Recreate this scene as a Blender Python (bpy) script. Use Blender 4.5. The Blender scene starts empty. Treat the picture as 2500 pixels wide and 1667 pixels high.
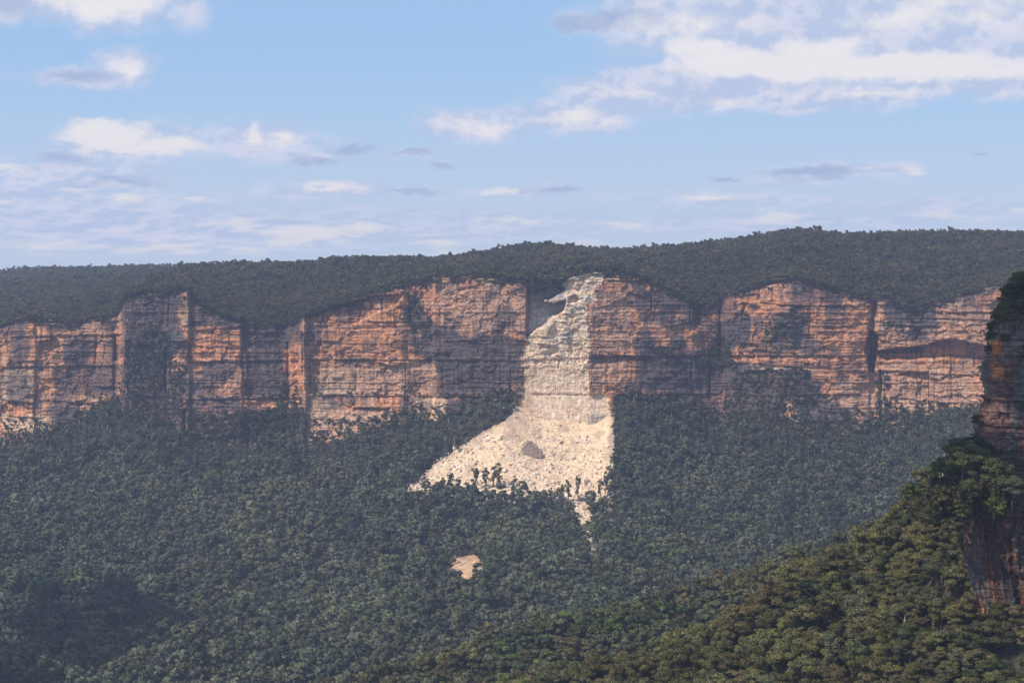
import bpy, math, random
import numpy as np
from mathutils import Vector

# ------------------------------------------------------------------ scene, camera, light
SC = bpy.context.scene
F = 4868.0          # focal length in photo pixels (photo 2500 px wide)
V0 = 650.0          # photo row of the true horizon
COL = SC.collection

cam_d = bpy.data.cameras.new("camera")
cam_d.sensor_width = 36.0
cam_d.lens = 36.0 * F / 2500.0
cam_d.shift_y = -(833.5 - V0) / 2500.0
cam_d.clip_start = 1.0
cam_d.clip_end = 60000.0
cam = bpy.data.objects.new("camera", cam_d)
cam.rotation_euler = (math.radians(90), 0, 0)
COL.objects.link(cam)
SC.camera = cam

SUN = Vector((-0.52, -0.44, 0.73)).normalized()
sun_d = bpy.data.lights.new("sun", 'SUN')
sun_d.energy = 4.6
sun_d.angle = math.radians(0.5)
sun_d.color = (1.0, 0.93, 0.84)
sun = bpy.data.objects.new("sun", sun_d)
sun.rotation_euler = SUN.to_track_quat('Z', 'Y').to_euler()
sun.location = (0, 0, 600)
COL.objects.link(sun)

SC.view_settings.view_transform = 'Standard'
SC.view_settings.look = 'None'
SC.view_settings.exposure = 0.0
SC.view_settings.gamma = 1.0
SC.view_settings.use_curve_mapping = False
SC.cycles.max_bounces = 5
SC.cycles.diffuse_bounces = 2
SC.cycles.volume_bounces = 1
SC.cycles.transparent_max_bounces = 8


class NT:
    """tiny node-graph helper"""
    def __init__(self, tree):
        self.t = tree
        self.n = tree.nodes
        self.l = tree.links

    def new(self, kind, **kw):
        nd = self.n.new(kind)
        for k, v in kw.items():
            setattr(nd, k, v)
        return nd

    def put(self, sock, val):
        if isinstance(val, bpy.types.NodeSocket):
            self.l.new(val, sock)
        elif val is not None:
            sock.default_value = val

    def math(self, op, a, b=None, c=None, clamp=False):
        nd = self.new('ShaderNodeMath', operation=op, use_clamp=clamp)
        self.put(nd.inputs[0], a)
        if b is not None: self.put(nd.inputs[1], b)
        if c is not None: self.put(nd.inputs[2], c)
        return nd.outputs[0]

    def vmath(self, op, a, b=None):
        nd = self.new('ShaderNodeVectorMath', operation=op)
        self.put(nd.inputs[0], a)
        if b is not None: self.put(nd.inputs[1], b)
        return nd.outputs['Value'] if op in ('LENGTH', 'DOT_PRODUCT', 'DISTANCE') else nd.outputs['Vector']

    def mix(self, fac, a, b, blend='MIX'):
        nd = self.new('ShaderNodeMix', data_type='RGBA', blend_type=blend)
        self.put(nd.inputs['Factor'], fac)
        self.put(nd.inputs[6], a)
        self.put(nd.inputs[7], b)
        return nd.outputs[2]

    def noise(self, vec, scale, detail=4.0, rough=0.55, out='Fac', dist=0.0):
        nd = self.new('ShaderNodeTexNoise')
        if vec is not None: self.l.new(vec, nd.inputs['Vector'])
        nd.inputs['Scale'].default_value = scale
        nd.inputs['Detail'].default_value = detail
        nd.inputs['Roughness'].default_value = rough
        nd.inputs['Distortion'].default_value = dist
        return nd.outputs[out]

    def ramp(self, fac, lo, hi, a=0.0, b=1.0):
        nd = self.new('ShaderNodeMapRange', interpolation_type='SMOOTHSTEP')
        self.put(nd.inputs[0], fac)
        nd.inputs[1].default_value = lo
        nd.inputs[2].default_value = hi
        nd.inputs[3].default_value = a
        nd.inputs[4].default_value = b
        return nd.outputs[0]


# ------------------------------------------------------------------ sky with clouds
SKY_STRENGTH = 0.10

def build_world():
    w = bpy.data.worlds.new("World")
    SC.world = w
    w.use_nodes = True
    g = NT(w.node_tree)
    g.n.clear()
    sky = g.new('ShaderNodeTexSky', sky_type='NISHITA')
    sky.sun_disc = False
    sky.sun_elevation = math.asin(SUN.z)
    sky.sun_rotation = math.atan2(SUN.x, SUN.y)
    sky.altitude = 900
    sky.air_density = 1.0
    sky.dust_density = 0.6
    sky.ozone_density = 2.0
    tc = g.new('ShaderNodeTexCoord').outputs['Generated']
    sep = g.new('ShaderNodeSeparateXYZ')
    g.l.new(tc, sep.inputs[0])
    az = g.math('ARCTAN2', sep.outputs[0], sep.outputs[1])
    el = g.math('ARCSINE', sep.outputs[2])
    # work in units of 1000 photo pixels: X to the right, Y upwards from the horizon
    X = g.math('MULTIPLY', az, F / 1000)
    Y = g.math('MULTIPLY', el, F / 1000)
    cmb = g.new('ShaderNodeCombineXYZ')
    g.l.new(X, cmb.inputs[0]); g.l.new(Y, cmb.inputs[1])
    P = cmb.outputs[0]
    # warp so that edges are ragged
    lg = g.math('LOGARITHM', g.math('ADD', g.math('MAXIMUM', Y, 0.0), 0.12), 2.718)
    c2 = g.new('ShaderNodeCombineXYZ'); g.l.new(X, c2.inputs[0]); g.l.new(g.math('MULTIPLY', lg, 0.85), c2.inputs[1])
    st = c2.outputs[0]
    n1 = g.noise(st, 5.0, 6.0, 0.6, 'Color')
    wv = g.vmath('MULTIPLY', g.vmath('SUBTRACT', n1, (0.5, 0.5, 0.5)), (0.22, 0.075, 0.0))
    n2 = g.noise(st, 22.0, 5.0, 0.6, 'Color')
    wv2 = g.vmath('MULTIPLY', g.vmath('SUBTRACT', n2, (0.5, 0.5, 0.5)), (0.05, 0.035, 0.0))
    W = g.vmath('ADD', g.vmath('ADD', P, wv), wv2)

    def blobs(lst):
        acc = None
        for (u, v, ru, rv, s) in lst:
            c = ((u - 1250) / 1000, (V0 - v) / 1000, 0)
            d = g.vmath('LENGTH', g.vmath('MULTIPLY', g.vmath('SUBTRACT', W, c), (1000 / ru, 1000 / rv, 0)))
            m = g.math('MULTIPLY', g.math('SUBTRACT', 1.0, d), s)
            acc = m if acc is None else g.math('MAXIMUM', acc, m)
        return acc

    # (u, v, half width, half height, strength) in photo pixels
    veil = [(20, 20, 140, 70, 1.2), (250, 10, 250, 95, 1.3), (470, 30, 90, 70, .7), (240, 85, 70, 40, .6),
            (210, 200, 150, 34, .95), (320, 175, 100, 62, 1.0),
            (330, 355, 210, 66, 1.25), (600, 350, 180, 52, 1.0), (690, 350, 130, 62, .95), (780, 388, 90, 28, .75),
            (850, 362, 70, 22, .55), (1000, 375, 90, 16, .5), (1080, 402, 60, 13, .55), (170, 385, 80, 35, .55),
            (1500, 60, 190, 42, .95), (1700, 60, 330, 110, 1.4), (2000, 60, 420, 120, 1.5), (2350, 60, 400, 150, 1.5),
            (2100, 160, 620, 110, 1.7), (1700, 210, 330, 85, 1.4), (1480, 230, 180, 65, 1.0), (1900, 245, 420, 42, 1.3), (2350, 215, 300, 50, 1.2),
            (1160, 305, 160, 58, 1.2), (1380, 285, 230, 55, 1.2), (1600, 250, 260, 48, 1.1),
            (2010, 425, 250, 30, .8), (1750, 438, 75, 20, .55), (2150, 420, 140, 24, .8), (1900, 440, 100, 22, .6),
            (150, 430, 330, 55, .95), (60, 490, 400, 60, 1.0), (330, 450, 150, 26, .8),
            (820, 470, 330, 30, .7), (1300, 470, 230, 26, .65), (1800, 490, 420, 26, .55), (2200, 505, 400, 30, .5),
            (500, 560, 900, 75, .95), (1100, 560, 500, 55, .7), (1900, 545, 700, 42, .65), (200, 520, 600, 60, .9),
            (2395, 378, 25, 8, .4), (2500, 520, 200, 40, .5)]
    white = [(270, 5, 175, 66, 2.0), (318, 178, 62, 36, 1.0), (285, 335, 100, 48, 1.7), (400, 355, 115, 38, 1.4), (620, 332, 50, 32, 1.2),
             (690, 345, 60, 24, .8), (40, 410, 70, 13, .9), (230, 460, 110, 14, .6), (0, 500, 60, 14, .7), (300, 498, 70, 20, .9), (480, 486, 40, 9, .6),
             (1720, 118, 120, 42, 1.4), (1900, 158, 340, 48, 1.9), (2200, 175, 400, 44, 1.8), (2000, 135, 150, 46, 1.6), (1790, 150, 190, 50, 1.6),
             (1680, 60, 220, 45, .75), (2200, 70, 230, 40, .75), (2380, 60, 130, 50, .7), (2150, 235, 300, 18, .75), (1560, 225, 110, 26, .6), (1780, 255, 90, 22, .8),
             (2330, 30, 260, 30, .7),
             (1200, 318, 90, 26, .9), (1390, 290, 150, 22, .95), (1130, 300, 90, 18, .6), (2080, 420, 80, 12, .55), (2210, 422, 45, 13, .6),
             (820, 460, 110, 20, 1.0), (1230, 468, 55, 14, .8), (580, 555, 65, 20, .85), (760, 572, 160, 30, 1.8), (900, 558, 90, 22, 1.1),
             (420, 605, 180, 22, .85), (120, 600, 220, 20, .6), (1070, 600, 70, 20, 1.1), (1050, 568, 70, 13, .7), (620, 610, 60, 12, .7), (350, 560, 130, 16, .5),
             (1270, 545, 110, 12, .7), (1500, 548, 90, 14, .8), (1730, 484, 60, 8, .8), (1900, 530, 110, 17, .9), (1440, 600, 110, 12, .5),
             (2300, 530, 110, 14, .6), (2470, 510, 50, 10, .6), (1860, 518, 60, 10, .6)]
    fine = g.noise(st, 8.0, 8.0, 0.58)
    up = g.noise(g.vmath('ADD', st, (-0.012, 0.03, 0.0)), 8.0, 8.0, 0.58)
    puff = g.math('SUBTRACT', fine, up)
    fine2 = g.noise(st, 28.0, 6.0, 0.6)
    fn = g.math('SUBTRACT', fine, 0.5)
    fn2 = g.math('SUBTRACT', fine2, 0.5)
    vd = g.math('ADD', blobs(veil), g.math('ADD', g.math('MULTIPLY', fn, 0.6), g.math('MULTIPLY', fn2, 0.12)))
    wd = g.math('ADD', blobs(white), g.math('ADD', g.math('MULTIPLY', fn, 0.55), g.math('MULTIPLY', fn2, 0.14)))
    # everywhere above the picture: broken cumulus from noise alone
    hi = g.ramp(Y, 0.72, 1.1)
    glob = g.noise(g.vmath('MULTIPLY', tc, (1.0, 1.0, 2.0)), 5.0, 6.0, 0.55)
    gm = g.math('MULTIPLY', g.ramp(glob, 0.5, 0.62), hi)
    m_veil = g.math('MULTIPLY', g.ramp(vd, -0.12, 0.72), 0.95)
    m_veil = g.math('MAXIMUM', m_veil, gm)
    m_white = g.ramp(g.math('ADD', wd, g.math('MULTIPLY', puff, 0.8)), -0.06, 0.95)
    k = 1.0 / SKY_STRENGTH
    # clear air: pale near the horizon, a little deeper above
    clear = g.mix(g.ramp(Y, 0.0, 0.62), (0.53 * k, 0.645 * k, 0.86 * k, 1), (0.35 * k, 0.565 * k, 0.88 * k, 1))
    tint = g.mix(0.80, sky.outputs[0], clear)
    veil_c = g.mix(g.ramp(g.math('ADD', fine, g.math('MULTIPLY', puff, 1.6)), 0.35, 0.66), (0.50 * k, 0.585 * k, 0.79 * k, 1), (0.665 * k, 0.69 * k, 0.84 * k, 1))
    white_c = g.mix(g.ramp(Y, 0.0, 0.6), (0.84 * k, 0.80 * k, 0.80 * k, 1), (0.86 * k, 0.835 * k, 0.85 * k, 1))
    c = g.mix(m_veil, tint, veil_c)
    c = g.mix(g.math('MULTIPLY', m_white, 0.9), c, white_c)
    wisps = [(1420, 64, 110, 26, .9), (1530, 50, 110, 34, .9), (860, 362, 75, 18, .8), (1000, 375, 75, 12, .8), (1075, 402, 55, 10, .8), (1745, 438, 75, 14, .8), (1960, 424, 160, 20, .8),
             (200, 196, 120, 20, .6), (1010, 470, 110, 16, .6), (1350, 466, 110, 16, .6), (310, 448, 150, 17, .6), (175, 392, 70, 22, .6), (780, 398, 90, 12, .6), (60, 30, 110, 40, .5), (2395, 378, 30, 8, .6)]
    m_w = g.math('MULTIPLY', g.ramp(g.math('ADD', blobs(wisps), g.math('MULTIPLY', fn, 0.7)), 0.0, 0.5), 0.62)
    m_w = g.math('MULTIPLY', m_w, g.math('SUBTRACT', 1.0, m_white))
    c = g.mix(m_w, c, (0.33 * k, 0.43 * k, 0.66 * k, 1))
    bg = g.new('ShaderNodeBackground')
    g.l.new(c, bg.inputs[0])
    bg.inputs[1].default_value = SKY_STRENGTH
    out = g.new('ShaderNodeOutputWorld')
    g.l.new(bg.outputs[0], out.inputs[0])

build_world()

# ------------------------------------------------------------------ noise and polygon maths
def _h(ix, iy, seed):
    with np.errstate(over='ignore'):
        a = (ix.astype(np.int64) & 0xffffffff).astype(np.uint32) * np.uint32(374761393)
        b = (iy.astype(np.int64) & 0xffffffff).astype(np.uint32) * np.uint32(668265263)
        h = a + b + np.uint32((seed * 1442695041 + 12345) & 0xffffffff)
        h = (h ^ (h >> np.uint32(13))) * np.uint32(1274126177)
        h = (h ^ (h >> np.uint32(15))) * np.uint32(2246822519)
        h = h ^ (h >> np.uint32(16))
    return h.astype(np.float64) / 4294967295.0

def vn(x, y, seed=0):
    x = np.asarray(x, float); y = np.asarray(y, float)
    ix = np.floor(x); iy = np.floor(y)
    fx = x - ix; fy = y - iy
    fx = fx * fx * (3 - 2 * fx); fy = fy * fy * (3 - 2 * fy)
    a = _h(ix, iy, seed); b = _h(ix + 1, iy, seed); c = _h(ix, iy + 1, seed); d = _h(ix + 1, iy + 1, seed)
    return (a * (1 - fx) + b * fx) * (1 - fy) + (c * (1 - fx) + d * fx) * fy

def fbm(x, y, seed=0, octv=4, gain=0.5):
    s = 0.0; a = 1.0; t = 0.0
    for o in range(octv):
        s = s + a * (vn(x * 2 ** o + 17.3 * o, y * 2 ** o - 9.1 * o, seed + 31 * o) - 0.5)
        t += a; a *= gain
    return s / t * 2.0      # roughly -1..1

def cells(x, y, seed, warp=0.25):
    """random value per brick-like cell with ragged borders"""
    wx = x + warp * fbm(x * 1.3, y * 1.3, seed + 5, 3)
    wy = y + warp * fbm(x * 1.1 + 40, y * 1.1, seed + 9, 3)
    r = np.floor(wy)
    off = _h(r, r * 0 + 3, seed + 2)
    c = np.floor(wx + off * 3.0)
    return _h(c, r, seed + 1)

def sm(e0, e1, x):
    t = np.clip((x - e0) / (e1 - e0), 0, 1)
    return t * t * (3 - 2 * t)

def poly_sd(px, py, pts):
    """signed distance to a polygon, positive inside"""
    px = np.asarray(px, float); py = np.asarray(py, float)
    d = np.full(px.shape, 1e18); ins = np.zeros(px.shape, bool)
    n = len(pts)
    for i in range(n):
        x0, y0 = pts[i]; x1, y1 = pts[(i + 1) % n]
        ex, ey = x1 - x0, y1 - y0
        t = np.clip(((px - x0) * ex + (py - y0) * ey) / (ex * ex + ey * ey + 1e-9), 0, 1)
        d = np.minimum(d, (px - x0 - t * ex) ** 2 + (py - y0 - t * ey) ** 2)
        if y0 != y1:
            c = ((y0 > py) != (y1 > py)) & (px < (x1 - x0) * (py - y0) / (y1 - y0) + x0)
            ins ^= c
    d = np.sqrt(d)
    return np.where(ins, d, -d)

def curve(pts):
    xs = np.array([p[0] for p in pts], float); ys = np.array([p[1] for p in pts], float)
    return lambda u: np.interp(u, xs, ys)

def curve_s(pts, w=60):
    f = curve(pts)
    def g(u):
        u = np.asarray(u, float)
        return sum(f(u + k * w / 3.0) for k in (-3, -2, -1, 0, 1, 2, 3)) / 7.0
    return g

# ------------------------------------------------------------------ mesh builders
def make_mesh(name, verts, faces, smooth=False):
    """verts (n,3), faces (m,k) numpy"""
    me = bpy.data.meshes.new(name)
    verts = np.asarray(verts, np.float32); faces = np.asarray(faces, np.int32)
    me.vertices.add(len(verts)); me.vertices.foreach_set('co', verts.ravel())
    k = faces.shape[1]
    me.loops.add(faces.size); me.loops.foreach_set('vertex_index', faces.ravel())
    me.polygons.add(len(faces))
    me.polygons.foreach_set('loop_start', np.arange(0, faces.size, k, dtype=np.int32))
    me.polygons.foreach_set('loop_total', np.full(len(faces), k, np.int32))
    me.polygons.foreach_set('use_smooth', np.full(len(faces), smooth, bool))
    me.update(calc_edges=True)
    return me

def grid_faces(nr, nc):
    i = np.arange(nr - 1)[:, None] * nc + np.arange(nc - 1)[None, :]
    return np.stack([i, i + 1, i + nc + 1, i + nc], -1).reshape(-1, 4)

def add_col(me, name, rgb):
    a = me.attributes.new(name, 'FLOAT_COLOR', 'POINT')
    c = np.ones((len(rgb), 4), np.float32); c[:, :3] = rgb
    a.data.foreach_set('color', c.ravel())

def link(name, me, mat=None, parent=None):
    o = bpy.data.objects.new(name, me)
    COL.objects.link(o)
    if mat is not None and not me.materials: me.materials.append(mat)
    if parent is not None: o.parent = parent
    return o

def tag(o, label=None, cat=None, group=None, kind=None):
    if label: o['label'] = label
    if cat: o['category'] = cat
    if group: o['group'] = group
    if kind: o['kind'] = kind
    return o

def structure(o):
    o['kind'] = 'structure'
    return o

# ------------------------------------------------------------------ materials
def principled(g, col, rough=0.9, bump=None, strength=0.5, dist=0.5, spec=0.1):
    b = g.new('ShaderNodeBsdfPrincipled')
    g.put(b.inputs['Base Color'], col)
    b.inputs['Roughness'].default_value = rough
    b.inputs['Specular IOR Level'].default_value = spec
    if bump is not None:
        bp = g.new('ShaderNodeBump')
        bp.inputs['Strength'].default_value = strength
        bp.inputs['Distance'].default_value = dist
        g.l.new(bump, bp.inputs['Height'])
        g.l.new(bp.outputs[0], b.inputs['Normal'])
    o = g.new('ShaderNodeOutputMaterial')
    g.l.new(b.outputs[0], o.inputs[0])
    return b

def newmat(name):
    m = bpy.data.materials.new(name)
    m.use_nodes = True
    m.node_tree.nodes.clear()
    return m, NT(m.node_tree)

def mat_rock(name, scale=1.0, attr='rock', bstr=0.7, bdist=1.2, contrast=0.45):
    m, g = newmat(name)
    a = g.new('ShaderNodeAttribute', attribute_name=attr)
    P = g.new('ShaderNodeNewGeometry').outputs['Position']
    lay = g.noise(g.vmath('MULTIPLY', P, (0.07 * scale, 0.07 * scale, 0.55 * scale)), 1.0, 7.0, 0.65)
    blk = g.noise(g.vmath('MULTIPLY', P, (0.28 * scale, 0.28 * scale, 0.28 * scale)), 1.0, 8.0, 0.65)
    streak = g.noise(g.vmath('MULTIPLY', P, (0.55 * scale, 0.55 * scale, 0.035 * scale)), 1.0, 5.0, 0.6)
    big = g.noise(g.vmath('MULTIPLY', P, (0.03 * scale, 0.03 * scale, 0.05 * scale)), 1.0, 3.0, 0.5)
    lay = g.math('ADD', g.math('MULTIPLY', g.math('SUBTRACT', lay, 0.5), g.ramp(big, 0.38, 0.6)), 0.5)
    streak = g.math('ADD', g.math('MULTIPLY', g.math('SUBTRACT', streak, 0.5), g.ramp(big, 0.62, 0.42)), 0.5)
    f1 = g.ramp(lay, 0.3, 0.7, 1 - contrast * .8, 1 + contrast * 0.6)
    f2 = g.ramp(blk, 0.3, 0.7, 1 - contrast * 0.8, 1 + contrast * 0.6)
    f3 = g.ramp(streak, 0.3, 0.7, 1 - contrast * 0.6, 1 + contrast * 0.5)
    f = g.math('MULTIPLY', g.math('MULTIPLY', f1, f2), f3)
    vm = g.new('ShaderNodeVectorMath', operation='SCALE')
    g.l.new(a.outputs['Color'], vm.inputs[0]); g.l.new(f, vm.inputs['Scale'])
    h = g.math('ADD', g.math('MULTIPLY', lay, 1.3), blk)
    principled(g, vm.outputs[0], 0.95, h, bstr, bdist, 0.05)
    return m

def mat_noise(name, c1, c2, scale, rough=0.95, bstr=0.5, bdist=0.3, detail=6):
    m, g = newmat(name)
    P = g.new('ShaderNodeNewGeometry').outputs['Position']
    n = g.noise(P, scale, detail, 0.65)
    c = g.mix(g.ramp(n, 0.32, 0.68), (*c1, 1), (*c2, 1))
    principled(g, c, rough, n, bstr, bdist, 0.05)
    return m

def mat_leaf(name):
    m, g = newmat(name)
    a = g.new('ShaderNodeAttribute', attribute_name='tint', attribute_type='INSTANCER')
    v = g.new('ShaderNodeAttribute', attribute_name='leaf')
    c = g.mix(1.0, a.outputs['Color'], v.outputs['Color'], 'MULTIPLY')
    d = g.new('ShaderNodeBsdfDiffuse'); g.l.new(c, d.inputs[0])
    t = g.new('ShaderNodeBsdfTranslucent'); g.l.new(c, t.inputs[0])
    mx = g.new('ShaderNodeMixShader'); mx.inputs[0].default_value = 0.22
    g.l.new(d.outputs[0], mx.inputs[1]); g.l.new(t.outputs[0], mx.inputs[2])
    o = g.new('ShaderNodeOutputMaterial'); g.l.new(mx.outputs[0], o.inputs[0])
    return m

M_CLIFF = mat_rock('sandstone', 1.0, contrast=.42, bstr=.6)
M_NEAR = mat_rock('near_sandstone', 3.0, bstr=0.9, bdist=0.5, contrast=0.6)
M_TALUS = mat_rock('fresh_debris', 2.0, contrast=0.35, bstr=1.0, bdist=1.0)
M_LEAF = mat_leaf('gum_leaves')
M_BARK = mat_noise('pale_bark', (0.06, 0.05, 0.042), (0.20, 0.175, 0.15), 0.9)
M_PALE = mat_noise('silver_bark', (0.22, 0.20, 0.18), (0.50, 0.47, 0.43), 0.9)
M_DEAD = mat_noise('dead_wood', (0.30, 0.27, 0.25), (0.48, 0.45, 0.42), 1.5)
M_SOIL = mat_noise('forest_floor', (0.012, 0.014, 0.010), (0.045, 0.042, 0.028), 0.15)
M_NSOIL = mat_noise('stony_slope', (0.012, 0.011, 0.008), (0.075, 0.062, 0.050), 0.35)

# ------------------------------------------------------------------ traced lines (photo pixels)
TOP = curve([(-400, 800), (0, 795), (38, 780), (77, 776), (115, 783), (172, 787), (268, 780), (295, 757), (306, 722), (344, 711), (413, 714),
             (432, 703), (463, 707), (467, 734), (535, 764), (593, 783), (650, 795), (715, 791), (738, 772), (770, 760), (815, 745), (907, 722),
             (968, 694), (1025, 690), (1063, 678), (1086, 667), (1109, 682), (1178, 671), (1209, 678), (1274, 688), (1292, 697), (1370, 697),
             (1389, 684), (1427, 667), (1465, 669), (1534, 668), (1580, 684), (1630, 710), (1683, 741), (1733, 749), (1767, 724), (1821, 707),
             (1890, 684), (1947, 680), (2012, 695), (2070, 718), (2127, 732), (2171, 727), (2187, 747), (2241, 756), (2283, 740), (2346, 718),
             (2410, 705), (2474, 699), (2900, 690)])
FOOT = curve_s([(-400, 1095), (0, 1090), (45, 1088), (115, 1062), (172, 1038), (220, 1015), (260, 990), (330, 1010), (400, 1040), (440, 1062), (480, 1075),
                (560, 1070), (650, 1078), (757, 1078), (820, 1068), (900, 1050), (960, 1045), (1060, 1032), (1110, 1015), (1200, 990), (1250, 985),
                (1290, 1030), (1400, 1045), (1480, 1040), (1510, 990), (1600, 995), (1700, 1020), (1750, 1055), (1830, 1045), (1950, 1052),
                (2080, 1052), (2160, 1060), (2250, 1040), (2330, 1020), (2450, 1015), (2900, 1010)], 30)
# distance of the rock wall
DIST = curve([(-400, 2040), (0, 2040), (82, 2036), (88, 2040), (230, 2046), (290, 2034), (305, 2016), (400, 2022), (458, 2019), (466, 2024), (588, 2023),
              (604, 2030), (700, 2033), (708, 2026), (730, 2022), (738, 1999), (743, 1998), (750, 2003), (790, 2003), (900, 2000), (985, 1996), (1000, 2000), (1055, 1999), (1062, 1994),
              (1200, 1988), (1284, 1984), (1440, 1990), (1560, 2000), (1690, 2018), (1740, 2030), (1765, 2031), (1790, 2020), (1900, 2006),
              (2000, 2008), (2100, 2015), (2120, 2017), (2127, 2021), (2140, 2021), (2146, 2016), (2250, 2012), (2400, 1985), (2600, 1960), (2900, 1930)])
DSM = curve_s([(-400, 2040), (0, 2045), (200, 2050), (300, 2030), (450, 2030), (600, 2045), (745, 2020), (900, 2000), (1100, 1998), (1284, 1984), (1440, 1990),
               (1560, 2000), (1740, 2030), (1900, 2010), (2100, 2022), (2250, 2012), (2400, 1985), (2600, 1960), (2900, 1930)], 60)
PXM = F / 2000.0     # photo pixels per metre at the wall

# ------------------------------------------------------------------ the far wall: relief, stains and painted shade
SCAR = [(1290, 690), (1380, 690), (1392, 670), (1430, 655), (1478, 660), (1476, 682), (1453, 704), (1452, 742), (1434, 746), (1436, 774), (1446, 814),
        (1438, 873), (1440, 959), (1484, 961), (1495, 1007), (1500, 1060), (1500, 1140), (1120, 1140), (1240, 1020), (1270, 990), (1277, 956), (1275, 908), (1272, 873), (1285, 838), (1281, 826), (1294, 801)]
WEDGE = [(1283, 690), (1372, 690), (1384, 715), (1384, 740), (1378, 765), (1352, 776), (1338, 797), (1306, 810), (1282, 830)]

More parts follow.
